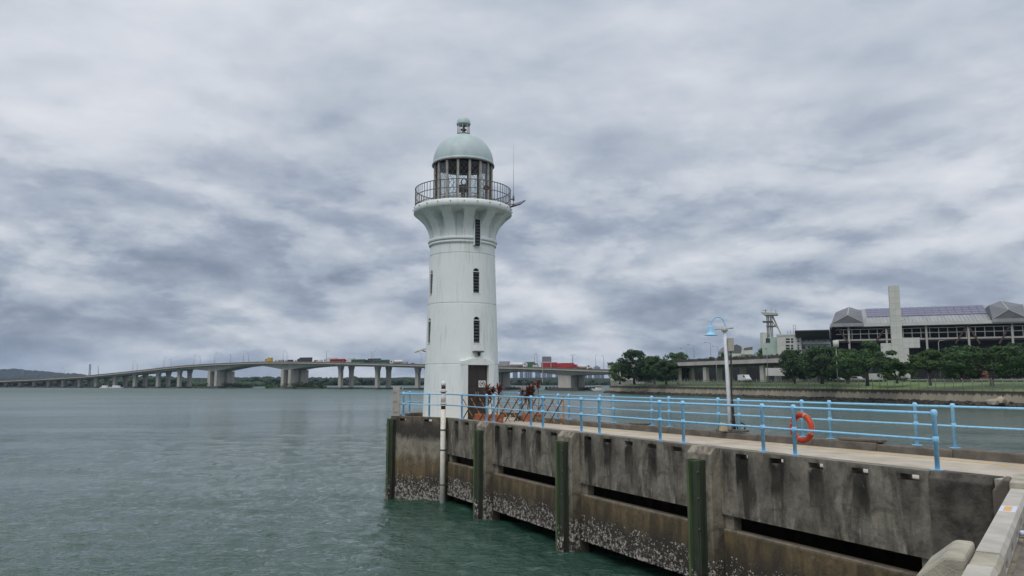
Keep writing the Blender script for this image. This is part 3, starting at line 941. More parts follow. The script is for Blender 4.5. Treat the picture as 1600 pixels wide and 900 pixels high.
prof = [(0.9, 0)]
gro = [lz(2.51), lz(5.55), lz(8.08)]
zs = [0.0]
for gz in gro:
    for dz in (-0.03, -0.016, 0.016, 0.03):
        zs.append(gz + dz)
zs += [1.2, 4.2, 7.0, ZR]
for z in sorted(zs):
    r = rs(z)
    if any(abs(z - gz) < 0.02 for gz in gro): r -= 0.022
    prof.append((r, z))
prof += [(0.9, ZR), (0.9, 0)]
shaft = MB().lathe(prof, 96).build('shaft', M['lh'], lh)

WIN = [(0, lz(3.56), lz(4.86)), (0, lz(6.05), lz(7.30)), (90, lz(3.56), lz(4.86)), (90, lz(6.05), lz(7.30)), (180, lz(3.56), lz(4.86)), (180, lz(6.05), lz(7.30)), (270, lz(3.56), lz(4.86)), (270, lz(6.05), lz(7.30))]
WW = 0.17
def arch_poly(hw, z0, z1, n=8):
    p = [(-hw, z0), (hw, z0), (hw, z1 - hw)]
    p += [(hw * math.cos(a), z1 - hw + hw * math.sin(a)) for a in [math.pi * k / n for k in range(1, n)]]
    p += [(-hw, z1 - hw)]
    return p
cut = []
for (a, z0, z1) in WIN:
    ca, sa = math.cos(R(a)), math.sin(R(a))
    fn = lambda p, d, ca=ca, sa=sa: (d * ca - p[0] * sa, d * sa + p[0] * ca, p[1])
    cut.append(MB().extr(arch_poly(WW, z0, z1), fn, 1.3, 2.4).build('cutter', None, lh, fix=True))
cut.append(MB().box(1.45, 2.6, -0.66, 0.66, 0.02, lz(2.46)).build('cutter', None, lh))
boolean(shaft, cut)
shaft.data.polygons.foreach_set('use_smooth', [True] * len(shaft.data.polygons))
esm = shaft.modifiers.new('edges', 'EDGE_SPLIT'); esm.split_angle = R(35)

def window_at(a, z0, z1, rad, name='window'):
    ca, sa = math.cos(R(a)), math.sin(R(a))
    fn = lambda p, d, ca=ca, sa=sa: (d * ca - p[0] * sa, d * sa + p[0] * ca, p[1])
    w = MB().extr(arch_poly(WW - .002, z0 + .002, z1 - .002), fn, rad - 0.16, rad - 0.12).build(name, M['dark'], lh, fix=True)
    lv = MB()
    nl = 7
    for k in range(nl):
        zc = z0 + (z1 - WW - z0) * (k + 0.5) / nl
        hh = (z1 - WW - z0) / nl * 0.40
        c = Vector(fn((0, zc), rad - 0.075))
        lv.obox(c, Vector((-sa, ca, 0)) * (WW - 0.012), Vector((ca * 0.035, sa * 0.035, -hh)), Vector((ca * .9, sa * .9, .3)).normalized() * 0.006)
    lv.build('louvre', M['louvre'], w)
    MB().extr([(-WW - .03, z0 - .05), (WW + .03, z0 - .05), (WW + .03, z0 - .004), (-WW - .03, z0 - .004)], fn, rad - 0.115, rad + 0.035).build('sill', M['white'], w, fix=True)
    tb = MB().extr([(-WW, z1 - WW - .02), (WW, z1 - WW - .02), (WW, z1 - WW + .015), (-WW, z1 - WW + .015)], fn, rad - 0.11, rad - 0.02)
    tb.build('transom', M['white'], w, fix=True)
    return w
for (a, z0, z1) in WIN:
    window_at(a, z0, z1, rs((z0 + z1) / 2))

# portal with curved hood, jambs and double door
pz = lz(2.46)
arch = [(-0.84, pz - .0), (0.84, pz - .0), (0.84, lz(2.66))] + [(0.84 - 1.68 * k / 12, lz(2.66) + 0.16 * math.sin(math.pi * k / 12)) for k in range(1, 12)] + [(-0.84, lz(2.66))]
fnx = lambda p, d: (d, p[0], p[1])
portal = MB().extr(arch, fnx, 1.4, 2.06).build('portal', M['lh'], lh, fix=True, bevel=0.015)
for s in (-1, 1):
    MB().box(1.4, 2.055, min(s * .56, s * .82), max(s * .56, s * .82), 0.0, pz - .002).build('jamb', M['lh'], portal, bevel=0.012)
for s in (-1, 1):
    y0, y1 = (0.004, 0.555) if s > 0 else (-0.555, -0.004)
    dr = MB().box(1.78, 1.83, y0, y1, 0.02, pz - 0.02).build('door', M['door'], lh, bevel=0.006)
    for (a, b) in ((0.12, 0.80), (0.92, 1.55), (1.67, 2.50)):
        b = min(b, pz - .12)
        MB().box(1.828, 1.85, y0 + 0.08, y1 - 0.08, a, b).build('panel', M['door'], dr, bevel=0.012)
    yh = s * 0.06
    MB().tube([(1.83, yh, 1.12), (1.885, yh, 1.14), (1.885, yh, 1.36), (1.83, yh, 1.38)], 0.012, 8).build('handle', M['steel_light'], dr)
# sign on the right-hand leaf
sg = MB().box(1.852, 1.862, 0.09, 0.47, 1.60, 1.93).build('door_sign', M['sign_white'], lh, label='white notice with a black ring and slash symbol')
cy, cz, rr = 0.28, 1.765, 0.125
for a0, a1 in ((25, 155), (205, 335)):
    MB().tube([(1.864, cy + rr * math.cos(R(a)), cz + rr * math.sin(R(a))) for a in np.linspace(a0 + 90, a1 + 90, 14)], 0.013, 5).build('ring', M['black'], sg)
MB().extr([(cy - .05, cz + .03), (cy - .01, cz - .055), (cy + .075, cz + .06), (cy + .0, cz + .055)], fnx, 1.863, 1.867).build('emblem', M['black'], sg, fix=True)
MB().bar((1.865, cy - .075, cz - .085), (1.865, cy + .08, cz + .09), 0.016, 0.006).build('slash', M['black'], sg)

# ring mouldings under the flare
for (za, zb, rr) in ((lz(8.60), lz(8.74), 1.76), (lz(8.76), lz(8.92), 1.80)):
    MB().lathe([(1.3, za), (rr - .03, za), (rr, za + .03), (rr, zb - .03), (rr - .03, zb), (1.3, zb)], 96).build('ring_moulding', M['lh'], lh)

# flared corbel table with arched recesses
nA = 12; SEG = 360; ROW = 36
za, zb = lz(8.93), lz(10.28)
vs = []; fs = []
def flare(t): return 1.72 + 0.82 * (t ** 2.1)
for j in range(ROW + 1):
    t = j / ROW
    z = za + (zb - za) * t
    for i in range(SEG):
        a = 2 * math.pi * i / SEG
        ph = ((a / (2 * math.pi) * nA + 0.5) % 1.0 - 0.5) * 2 * math.pi / nA     # angle from nearest recess axis
        hw = 0.150 * (0.62 + 0.38 * t)                                           # half width (angle)
        top = 0.96
        r = flare(t)
        if t < top - 0.10:
            inside = hw - abs(ph)
        else:
            q = (t - (top - 0.10)) / 0.10
            inside = (hw * math.sqrt(max(0, 1 - q * q)) - abs(ph)) if q < 1 else -1
        k = min(1, max(0, inside / 0.012))
        k = k * k * (3 - 2 * k)
        rec = 1.56
        r = r + (min(r, rec) - r) * k
        vs.append((r * math.cos(a), r * math.sin(a), z))
for j in range(ROW):
    for i in range(SEG):
        i2 = (i + 1) % SEG
        fs.append((j * SEG + i, j * SEG + i2, (j + 1) * SEG + i2, (j + 1) * SEG + i))
fl_ = MB().add(vs, fs, True).build('corbel_table', M['lh'], lh)
fl_.modifiers.new('edges', 'EDGE_SPLIT').split_angle = R(40)
for a in (0, 180):
    w0 = MB().box(1.50, 1.83, -0.15, 0.15, lz(8.46), lz(9.76)).build('window', M['dark'], lh)
    w0.rotation_euler = (0, 0, R(a))
    lv = MB()
    for k in range(8):
        zc = lz(8.54) + k * 0.155
        lv.obox((1.838, 0, zc), (0, 0.135, 0), (0.018, 0, -0.055), (0.004, 0, 0.002))
    lv.build('louvre', M['louvre'], w0)
    for s in (-1, 1):
        MB().box(1.60, 1.86, min(s * .15, s * .18), max(s * .15, s * .18), lz(8.44), lz(9.80)).build('frame', M['lh'], w0)

# gallery slab and railing
MB().lathe([(0.5, lz(10.28)), (2.50, lz(10.28)), (2.57, lz(10.31)), (2.57, lz(10.60)), (2.52, lz(10.66)), (0.5, lz(10.66))], 96).build('gallery', M['lh'], lh)
for k in range(24):
    a = 2 * math.pi * (k + .5) / 24
    MB().tube([(2.55 * math.cos(a), 2.55 * math.sin(a), lz(10.52)), (2.63 * math.cos(a), 2.63 * math.sin(a), lz(10.53))], 0.022, 6).build('drain_spout', M['steel'], lh)
GZ = lz(10.66)
rail = empty('gallery_railing', None, None); rail.parent = lh
for zz, r in ((0.10, 0.018), (0.55, 0.02), (0.98, 0.024)):
    MB().tube([(2.50 * math.cos(a), 2.50 * math.sin(a), GZ + zz) for a in np.linspace(0, 2 * math.pi, 73)], r, 6, cap=False).build('rail', M['steel'], rail)
bal = MB().box(-.011, .011, -.011, .011, 0, 0.98).mesh('baluster'); bal.materials.append(M['steel'])
for k in range(72):
    a = 2 * math.pi * k / 72
    link('baluster', bal, rail, loc=(2.50 * math.cos(a), 2.50 * math.sin(a), GZ), rotz=a)

# lantern room
LZ0, LZ1 = GZ, lz(13.02)
colm = MB().box(-.05, .05, -.055, -.012, 0, LZ1 - LZ0).box(-.05, .05, .012, .055, 0, LZ1 - LZ0).box(-.03, .03, -.012, .012, 0, LZ1 - LZ0).mesh('lantern_column')
colm.materials.append(M['steel_light'])
RL = 1.52
for k in range(16):
    a = 2 * math.pi * (k + .5) / 16
    link('lantern_column', colm, lh, loc=(RL * math.cos(a), RL * math.sin(a), LZ0), rotz=a, bevel=0.006)
half = RL * math.sin(math.pi / 16) - 0.05
ap = RL * math.cos(math.pi / 16)
lat = MB()
H = LZ1 - LZ0
hh = 0.36
zz = 0.55
while zz < H - 0.05:
    for s in (-1, 1):
        lat.bar((0, -s * half, zz), (0, s * half, min(zz + hh * 2, H)), 0.009)
    zz += hh
lat.box(-.012, .012, -half, half, 0.50, 0.54).box(-.02, .02, -half, half, 0.0, 0.08)
for q in (0.16, 0.24, 0.32, 0.40):
    lat.box(-.01, .01, -half, half, q, q + .03)
lam = lat.mesh('glazing_bars'); lam.materials.append(M['steel'])
pam = MB().box(-.004, .004, -half, half, 0.54, H - .02).mesh('pane'); pam.materials.append(M['pane'])
for k in range(16):
    a = 2 * math.pi * k / 16
    l1 = link('glazing_bars', lam, lh, loc=(ap * math.cos(a), ap * math.sin(a), LZ0), rotz=a)
    link('pane', pam, l1, loc=(-0.02, 0, 0))
MB().lathe([(1.40, LZ0), (1.58, LZ0), (1.58, LZ0 + .06), (1.40, LZ0 + .06)], 48).build('lantern_base', M['steel_light'], lh)
# dome with rim, dark lining and a seam
DZ = lz(13.02); DH = 1.60; DR = 1.60
pr = [(DR - .10, DZ - .04), (DR + .03, DZ - .04), (DR + .03, DZ + .04), (DR, DZ + .06)]
pr += [(DR * math.cos(t) ** 0.96, DZ + 0.06 + DH * math.sin(t)) for t in np.linspace(0.03, math.pi / 2 * 0.985, 28)]
pr += [(0.0, DZ + 0.06 + DH)]
MB().lathe(pr, 80).build('dome', M['dome'], lh)
MB().lathe([(DR - .09, DZ - .03)] + [((DR - .09) * math.cos(t), DZ + (DH - .06) * math.sin(t)) for t in np.linspace(0.03, math.pi / 2 * .99, 16)], 48).build('dome_lining', M['dark'], lh)
MB().lathe([(DR + .028, DZ - .10), (DR + .05, DZ - .08), (DR + .05, DZ - .03), (DR - .02, DZ - .03), (DR - .02, DZ - .10), (DR + .028, DZ - .10)], 80).build('dome_rim', M['steel'], lh)
sa_ = R(-175)
MB().tube([((DR + .004) * math.cos(t) * math.cos(sa_), (DR + .004) * math.cos(t) * math.sin(sa_), DZ + .06 + DH * math.sin(t)) for t in np.linspace(0.02, 1.5, 22)], 0.013, 5).build('dome_seam', M['steel'], lh)
# cupola
CZ = DZ + 0.06 + DH - 0.02
MB().lathe([(0, CZ), (0.37, CZ), (0.37, CZ + .06), (0, CZ + .06)], 32).build('cupola_base', M['steel'], lh)
for k in range(8):
    a = 2 * math.pi * (k + .3) / 8
    MB().tube([(.32 * math.cos(a), .32 * math.sin(a), CZ + .05), (.32 * math.cos(a), .32 * math.sin(a), CZ + .60)], 0.018, 6).build('cupola_post', M['steel_light'], lh)
MB().lathe([(0, CZ + .05), (.17, CZ + .06), (.17, CZ + .11), (.09, CZ + .13), (.09, CZ + .26), (.16, CZ + .28), (.16, CZ + .34), (.07, CZ + .37), (.05, CZ + .60), (0, CZ + .60)], 20).build('beacon', M['steel'], lh)
MB().lathe([(0, CZ + .57), (.36, CZ + .57), (.38, CZ + .62)] + [(.37 * math.cos(t), CZ + .63 + .40 * math.sin(t)) for t in np.linspace(0.05, 1.5, 12)] + [(0, CZ + 1.04)], 32).build('cupola_dome', M['dome'], lh)
# lamp apparatus in the lantern
MB().lathe([(0, LZ0), (.30, LZ0), (.30, LZ0 + .12), (.12, LZ0 + .16), (.12, LZ0 + .9), (.28, LZ0 + .95), (.30, LZ0 + 1.25), (.10, LZ0 + 1.32), (0, LZ0 + 1.32)], 20).build('lamp_stand', M['steel'], lh)

def world_lh(x, y, z):
    """camera-facing frame at the lighthouse: x right, y away from the camera, z up"""
    return Vector((LH.x + x, LH.y + y, z))

# ------------------------------------------------------------------ things on the lighthouse
t = empty('security_camera', 'small dark dome camera under a bracket over the lighthouse door', 'camera', Vector((LH.x, LH.y, 0)) + Vector((math.cos(AX) * 1.88, math.sin(AX) * 1.88, 3.02)), AX)
MB().box(-0.05, 0.28, -0.24, 0.24, 0.06, 0.14).build('bracket', M['steel'], t, bevel=0.01)
MB().lathe([(0, -.13), (.05, -.11), (.075, -.05), (.075, 0.0), (.05, .06), (0, .06)], 16).build('camera_dome', M['black'], t, loc=(0.14, 0.03, 0))
t = empty('whip_antenna', 'tall thin whip antenna on the right of the lighthouse gallery', 'antenna', (LH.x + 2.66, LH.y - 0.4, 10.72))
MB().tube([(0, 0, 0), (0, 0, 3.35)], 0.014, 6, radii=[0.018, 0.007]).build('rod', M['steel_light'], t)
MB().lathe([(0, .3), (.05, .3), (.05, .55), (0, .55)], 10).build('base', M['steel'], t)
MB().box(-.2, .02, -.03, .03, .35, .40).build('bracket', M['steel'], t)
t = empty('solar_panel', 'tilted dark solar panel sticking out right of the lighthouse gallery', 'solar panel', (LH.x + 2.85, LH.y - 0.5, 10.72))
MB().obox((0.02, 0, 0.10), (0.28, 0, 0.09), (-0.13, -0.22, -0.15), (0.004, 0.016, -0.026)).build('panel', M['solar'], t)
MB().bar((-0.35, 0.05, 0.1), (0.05, 0.02, 0.08), 0.04).build('arm', M['steel'], t)
t = empty('solar_panel', 'dark solar panel behind the railing at the left of the gallery', 'solar panel', (LH.x - 1.95, LH.y - 0.75, 10.68))
MB().obox((0, 0, 0.20), (0.36, 0.05, 0.07), (-0.05, -0.28, -0.10), (0.01, 0.004, -0.02)).build('panel', M['solar'], t)
for s in (-.2, .2):
    MB().bar((s, .1, -.02), (s, .1, .22), .03).build('leg', M['steel'], t)
t = empty('solar_panel', 'small grey panel jutting from the left side of the lighthouse shaft', 'solar panel', (LH.x - 2.05, LH.y + 0.1, 3.30))
MB().obox((0, 0, -.02), (0.30, 0.05, 0.10), (-0.04, -0.40, -0.06), (0.02, 0.0, -0.03)).build('panel', M['steel_light'], t)
MB().bar((.28, 0, -.15), (-.02, 0, -.05), .05).build('arm', M['steel'], t)
t = empty('fog_signal', 'round dark horn clamped to the gallery railing of the lighthouse', 'horn', (LH.x + 1.30, LH.y - 2.12, 11.25))
MB().lathe([(0, 0), (.13, .02), (.15, .10), (.13, .12), (.02, .05), (0, .05)], 20).build('horn', M['rust'], t).rotation_euler = (math.pi / 2, 0, 0)
MB().bar((0, .05, -.5), (0, .05, .0), .03).build('stalk', M['steel'], t)
t = empty('searchlight', 'round ring lamp on a stand before the lantern glazing', 'lamp', (LH.x + .16, LH.y - 1.9, 10.68))
MB().tube([(.13 * math.cos(a), 0, 0.95 + .16 * math.sin(a)) for a in np.linspace(0, 2 * math.pi, 20)], 0.025, 6, cap=False).build('ring', M['black'], t)
MB().bar((0, 0, 0), (0, 0, .8), .03).build('stand', M['steel'], t)

# ------------------------------------------------------------------ things on the jetty
# white sensor mast in front of the corner
mp = JW(S_END - 0.08, 0.24)
t = empty('tide_gauge', 'white upright pipe with dark bands rising from the water at the jetty corner', 'tide gauge', (mp.x, mp.y, WATER - 0.9))
H0 = 0.9 - WATER
def seg(name, mat, z0, z1, r, r2=None):
    r2 = r2 or r
    MB().lathe([(0, z0), (r, z0), (r2, z1), (0, z1)], 20).build(name, mat, t)
seg('pipe', M['pole_white'], 0, H0 + 0.40, 0.118)
seg('lens_band', M['door'], H0 + 0.40, H0 + 0.555, 0.105)
seg('flange', M['pole_white'], H0 + 0.555, H0 + 0.60, 0.15)
seg('flange', M['steel'], H0 + 0.60, H0 + 0.625, 0.12)
seg('flange', M['pole_white'], H0 + 0.625, H0 + 0.69, 0.155)
seg('collar', M['sign_white'], H0 + 0.69, H0 + 1.16, 0.115, 0.10)
seg('flange', M['steel'], H0 + 1.16, H0 + 1.19, 0.14)
seg('flange', M['pole_white'], H0 + 1.19, H0 + 1.235, 0.175)
seg('collar', M['sign_white'], H0 + 1.235, H0 + 1.32, 0.12)
seg('lens_band', M['door'], H0 + 1.32, H0 + 1.49, 0.10)
MB().lathe([(0, H0 + 1.49), (.105, H0 + 1.49), (.11, H0 + 1.53), (.105, H0 + 1.62), (.07, H0 + 1.67), (0, H0 + 1.68)], 20).build('cap', M['sign_white'], t)
for zz in (H0 - .55, H0 - 1.45, H0 - 3.0):
    MB().lathe([(.115, zz), (.135, zz), (.135, zz + .05), (.115, zz + .05)], 16).build('clamp', M['rust'], t)
    MB().box(-.02, .35, .05, .09, zz, zz + .05).build('strap', M['rust'], t)

# board with faded lettering
bp = at(619.0, 649, 37.75)
t = empty('depth_board', 'grey upright board with faded lettering at the seaward corner', 'sign board', (bp.x, bp.y, 0.0), R(-18))
MB().box(-.19, .19, -.03, .03, 0.0, 1.42).build('board', M['board'], t, bevel=0.008)
rg = random.Random(3)
for zc, k in ((1.10, 4), (0.66, 5), (0.36, 2), (0.16, 6)):
    for j in range(k):
        x = -.165 + j * .05 + rg.uniform(-.004, .004)
        hgt = .10 if k != 2 else .07
        MB().box(x, x + .018, -.036, -.0305, zc - hgt / 2, zc + hgt / 2).box(x, x + .04, -.036, -.0305, zc + hgt / 2 - .02, zc + hgt / 2).build('lettering', M['faded'], t)

# folding trellis barrier
A = Vector((-2.28, 35.45, DECK)); B = Vector((2.28, 34.45, 0.0))
t = empty('folding_barrier', 'orange and black folding trellis barrier across the jetty before the door', 'barrier', A)
D = Vector((B.x - A.x, B.y - A.y, 0)); L = D.length; D /= L
zl, zh = 0.10, 1.14
for x in (0.0, L):
    p = D * x
    MB().bar(p + Vector((0, 0, .02)), p + Vector((0, 0, 1.24)), .055).build('end_post', M['orange_bar'], t)
    MB().obox(p + Vector((0, 0, .03)), D * .16, Vector((-D.y, D.x, 0)) * .05, (0, 0, .03)).build('foot', M['orange_bar'], t)
nb = 11
for k in range(nb):
    xa, xb = L * (k) / (nb + .5), L * (k + 1.5) / (nb + .5)
    nn = Vector((-D.y, D.x, 0)) * .02
    MB().bar(D * xa + Vector((0, 0, zh)) + nn, D * xb + Vector((0, 0, zl)) + nn, .015, .04).build('slat', M['orange_bar'], t)
    MB().bar(D * xa + Vector((0, 0, zl)) - nn, D * xb + Vector((0, 0, zh)) - nn, .015, .045).build('slat', M['black'], t)

# planters with red cordylines
def planter(loc, rz, label, ln=0.92):
    t = empty('planter', label, 'planter', loc, rz, 'terracotta planters before the lighthouse door')
    l2 = ln / 2
    b = MB()
    def ring(x, y, z): return [(-x, -y, z), (x, -y, z), (x, y, z), (-x, y, z)]
    vs = ring(l2 * .86, .15, 0) + ring(l2 * .97, .185, .30) + ring(l2, .205, .30) + ring(l2, .205, .37) + ring(l2 * .94, .175, .37) + ring(l2 * .92, .165, .30)
    fs = [(3, 2, 1, 0)]
    for k in range(5):
        for i in range(4):
            fs.append((k * 4 + i, k * 4 + (i + 1) % 4, k * 4 + 4 + (i + 1) % 4, k * 4 + 4 + i))
    b.add(vs, fs).build('pot', M['terracotta'], t)
    MB().box(-l2 * .91, l2 * .91, -.16, .16, .20, .315).build('soil', M['soil'], t)
    return t

def cordyline(loc, label, heights, seed, spread=0.44):
    rg = random.Random(seed)
    t = empty('cordyline_plant', label, 'plant', loc, 0, 'red leaved plants in the planters')
    for h in heights:
        x, y = rg.uniform(-spread, spread), rg.uniform(-.1, .1)
        tipx, tipy = x + rg.uniform(-.16, .16), y + rg.uniform(-.12, .12)
        MB().tube([(x, y, 0), ((x + tipx) / 2 + rg.uniform(-.05, .05), (y + tipy) / 2, h * .5), (tipx, tipy, h)], .016, 6).build('stem', M['stem'], t)
        lf = MB()
        for k in range(44):
            a = rg.uniform(0, 6.28)
            el = rg.uniform(0.05, 1.35)
            ln = rg.uniform(.28, .50)
            base = Vector((tipx, tipy, h - rg.uniform(0, .22)))
            d = Vector((math.cos(a) * math.cos(el), math.sin(a) * math.cos(el), math.sin(el)))
            side = d.cross(Vector((0, 0, 1))).normalized() * .036
            mid = base + d * ln * .5
            tip = base + d * ln + Vector((0, 0, -ln * .22))
            lf.add([base, mid - side, mid + side, tip], [(0, 1, 2), (1, 3, 2)])
        lf.build('leaf_tuft', M['redleaf'], t)
    return t

for (px, py, ln, lab, lab2, hts, sd_) in (
        (771, 660.5, 0.95, 'terracotta planter standing right before the lighthouse door', 'red leaved plant with two tall tufts before the door', (1.25, 1.05, 1.3, .7, 1.15, 1.2, .95), 4),
        (832, 658.5, 0.95, 'terracotta planter to the right of the door, beside the far kerb', 'red leaved bushy plant nearest the far railing', (1.25, 1.0, 1.4, .8, 1.15, 1.1, .95, 1.2), 9)):
    p = onz(px, py, DECK + .005)
    planter(p, R(-12), lab, ln)
    cordyline(p + Vector((0, 0, .30)), lab2, hts, sd_)
p = onz(749, 659, DECK + .005)
planter(p, R(-10), 'small terracotta pot half hidden at the left of the door', 0.42)

# lifebuoy on the inside of the near railing
c = JW(3.34, -0.40, 0.615)
t = empty('lifebuoy', 'orange lifebuoy ring hanging inside the nearer blue railing', 'lifebuoy', c, JROT)
def torus(b, Rm, r, a0, a1, seg=24, sub=12, full=True):
    vs = []; fs = []
    for i in range(seg + (0 if full else 1)):
        a = a0 + (a1 - a0) * i / seg
        for k in range(sub):
            q = 2 * math.pi * k / sub
            rr = Rm + r * math.cos(q)
            vs.append((rr * math.cos(a), r * math.sin(q), rr * math.sin(a)))
    N = seg if full else seg + 1
    for i in range(seg):
        j = (i + 1) % N
        for k in range(sub):
            k2 = (k + 1) % sub
            fs.append((i * sub + k, j * sub + k, j * sub + k2, i * sub + k2))
    return b.add(vs, fs, True)
torus(MB(), .285, .066, 0, 2 * math.pi, 48, 14).build('ring', M['orange_buoy'], t)
for a in (20, 110, 200, 290):
    torus(MB(), .285, .068, R(a - 4), R(a + 4), 4, 14, False).build('tape', M['reflect'], t)
MB().tube([(.36 * math.cos(a), 0.0, .36 * math.sin(a) - .015 * math.sin(4 * a)) for a in np.linspace(0, 2 * math.pi, 40)], .007, 5, cap=False).build('rope', M['steel_light'], t)

# lamp post on the far kerb
tt, _ = on_plane(1142.5, 670, (FA.x, FA.y), (FD.x, FD.y))
lp = FA + FD * tt + FN * -0.02
t = empty('lamp_post', 'white lamp post with a sky-blue bell shade on the far kerb', 'lamp post', (lp.x, lp.y, 0.012))
zt = at(1133, 514, lp.y).z
top = Vector((-0.10, 0, zt))
MB().tube([(0, 0, 0), (-0.03, 0, 1.0), top], .075, 14, radii=[.072, .066, .056]).build('pole', M['pole_cool'], t)
MB().lathe([(0, 0), (.10, 0), (.11, .05), (.09, .14), (0, .16)], 14).build('pole_cap', M['steel_light'], t, loc=top - Vector((0, 0, .10)))
MB().tube([top + Vector((-.33, 0, -.03)), top + Vector((.30, 0, .02))], .022, 8).build('cross_arm', M['steel_light'], t)
arm = [top + Vector((-0.22 + .25 * math.cos(a), 0, .06 + .34 * math.sin(a))) for a in np.linspace(0.0, math.pi * 1.0, 16)]
arm = [top + Vector((0.02, 0, -.02))] + arm
MB().tube(arm, .022, 8).build('gooseneck', M['blue'], t)
shp = arm[-1]
MB().lathe([(0, .05), (.10, .04), (.115, -.02), (.115, -.20), (.15, -.24), (.19, -.27), (.31, -.325), (.31, -.345), (.17, -.30), (.10, -.25), (0, -.25)], 28).build('lamp_shade', M['blue'], t, loc=shp).scale = (.70, .70, .85)
MB().lathe([(0, -.24), (.08, -.25), (.09, -.31), (.05, -.35), (0, -.36)], 14).build('bulb', M['sign_white'], t, loc=shp).scale = (.7, .7, .8)
MB().box(-.02, .17, -.13, .05, zt - .76, zt - .32).build('junction_box', M['board'], t, bevel=0.015)
MB().tube([(.07, -.08, zt - .78), (.06, -.10, zt - .95), (.04, -.10, 1.2), (.10, -.11, .35), (.12, -.1, .02)], .03, 8).build('cable', M['black'], t)
MB().tube([(.02, -.1, 1.0), (.03, -.12, .5), (.08, -.12, .06)], .018, 6).build('cable', M['black'], t)
t = empty('cable_coil', 'coil of black hose lying at the foot of the lamp post', 'hose', (lp.x + .12, lp.y - .10, .012))
torus(MB(), .13, .024, 0, 2 * math.pi, 28, 8).build('coil', M['black'], t, loc=(.20, 0, .155))
MB().tube([(-.14, 0, .36), (-.08, 0, .3), (-.05, -.02, .10), (-.2, -.05, .03), (.08, -.06, .03)], .03, 8).build('hose', M['black'], t)
t = empty('bag', 'crumpled tan bag beside the lamp post foot', 'bag', (lp.x - .24, lp.y + .02, .012), .2)
bgm = MB().hexa([(-.13, -.10, 0), (.13, -.10, 0), (.13, .10, 0), (-.13, .10, 0), (-.11, -.06, .28), (.12, -.07, .25), (.09, .08, .27), (-.10, .07, .31)])
bgm.build('sack', M['tan'], t, bevel=0.03)

# ------------------------------------------------------------------ right bank: ground, sea wall, rocks, fence
BANK = [Vector((190, -60, 0)), Vector((134, 84, 0)), Vector((108, 164, 0)), Vector((78, 257, 0)), Vector((43, 366, 0)), Vector((60, 400, 0)), Vector((150, 430, 0))]
def off(poly, d):
    res = []
    for i, p in enumerate(poly):
        a = poly[max(0, i - 1)]; b = poly[min(len(poly) - 1, i + 1)]
        u = (b - a).normalized()
        res.append(p + Vector((u.y, -u.x, 0)) * d)      # to the right of travel = inland
    return res
WALLL = off(BANK, 3.2)
IN1, IN2, IN3 = off(BANK, 5.0), off(BANK, 28), off(BANK, 40)
b = MB()
n = len(BANK)
rows = [[p + Vector((0, 0, z)) for p in q] for q, z in ((off(BANK, 3.6), -0.80), (IN1, -0.72), (IN2, 1.35), (IN3, 1.5))]
for a, c in zip(rows[:-1], rows[1:]):
    for i in range(n - 1):
        b.add([a[i], a[i + 1], c[i + 1], c[i]], [(3, 2, 1, 0)])
b.build('grass_bank', M['grass'], kind='structure', fix=True)
b = MB()
far_pts = [Vector((1500, -60, 1.5)), Vector((1500, 900, 1.5)), Vector((150, 900, 1.5))]
poly = rows[3] + far_pts[::-1]
b.add([p + Vector((0, 0, -.004)) for p in rows[3]] + far_pts[::-1], [tuple(range(n + 3))])
b.build('ground', M['land'], kind='structure')

swl = empty('sea_wall', 'pale stained concrete sea wall along the right bank', 'wall')
for i in range(n - 2):
    a, c = WALLL[i], WALLL[i + 1]
    d = (c - a); L = d.length; d /= L
    k = max(1, int(L / 7.5))
    rz = math.atan2(d.y, d.x)
    for j in range(k):
        p = a + d * (L * j / k) + Vector((0, 0, -0.75))
        MB().box(0.02, L / k - 0.02, -0.7, 0.0, -3.9, 0.05).build('wall_panel', M['seawall'], swl, loc=p, rotz=rz)
        MB().box(0.0, L / k, -0.75, 0.07, 0.05, 0.22).build('coping', M['kerb_dark'], swl, loc=p, rotz=rz)

# rock slope below the wall
rg = random.Random(21)
ico = []
import bmesh
bm = bmesh.new(); bmesh.ops.create_icosphere(bm, subdivisions=1, radius=1.0)
ICOV = [v.co.copy() for v in bm.verts]; ICOF = [tuple(v.index for v in f.verts) for f in bm.faces]
bm.free()
rk = MB()
for i in range(n - 2):
    a, c = BANK[i], BANK[i + 1]
    d = (c - a); L = d.length; d /= L
    inn = Vector((d.y, -d.x, 0))
    rk.add([a - inn * .2 + Vector((0, 0, WATER - .6)), c - inn * .2 + Vector((0, 0, WATER - .6)), c + inn * 3.4 + Vector((0, 0, -2.95)), a + inn * 3.4 + Vector((0, 0, -2.95))], [(3, 2, 1, 0)])
    for j in range(int(L * 5)):
        t_ = rg.random(); w_ = rg.random()
        p = a + d * (L * t_) + inn * (3.3 * w_ - .2) + Vector((0, 0, WATER - .1 + 0.85 * w_))
        s = rg.uniform(.25, .65)
        sc_ = Vector((s * rg.uniform(.8, 1.5), s * rg.uniform(.8, 1.4), s * rg.uniform(.5, .9)))
        rk.add([p + Vector((v.x * sc_.x, v.y * sc_.y, v.z * sc_.z)) + Vector((rg.uniform(-.1, .1), rg.uniform(-.1, .1), rg.uniform(-.1, .1))) * s for v in ICOV], ICOF)
rk.build('rock_slope', M['rock'], label='dark tumbled rocks below the sea wall', cat='rocks', kind='stuff')

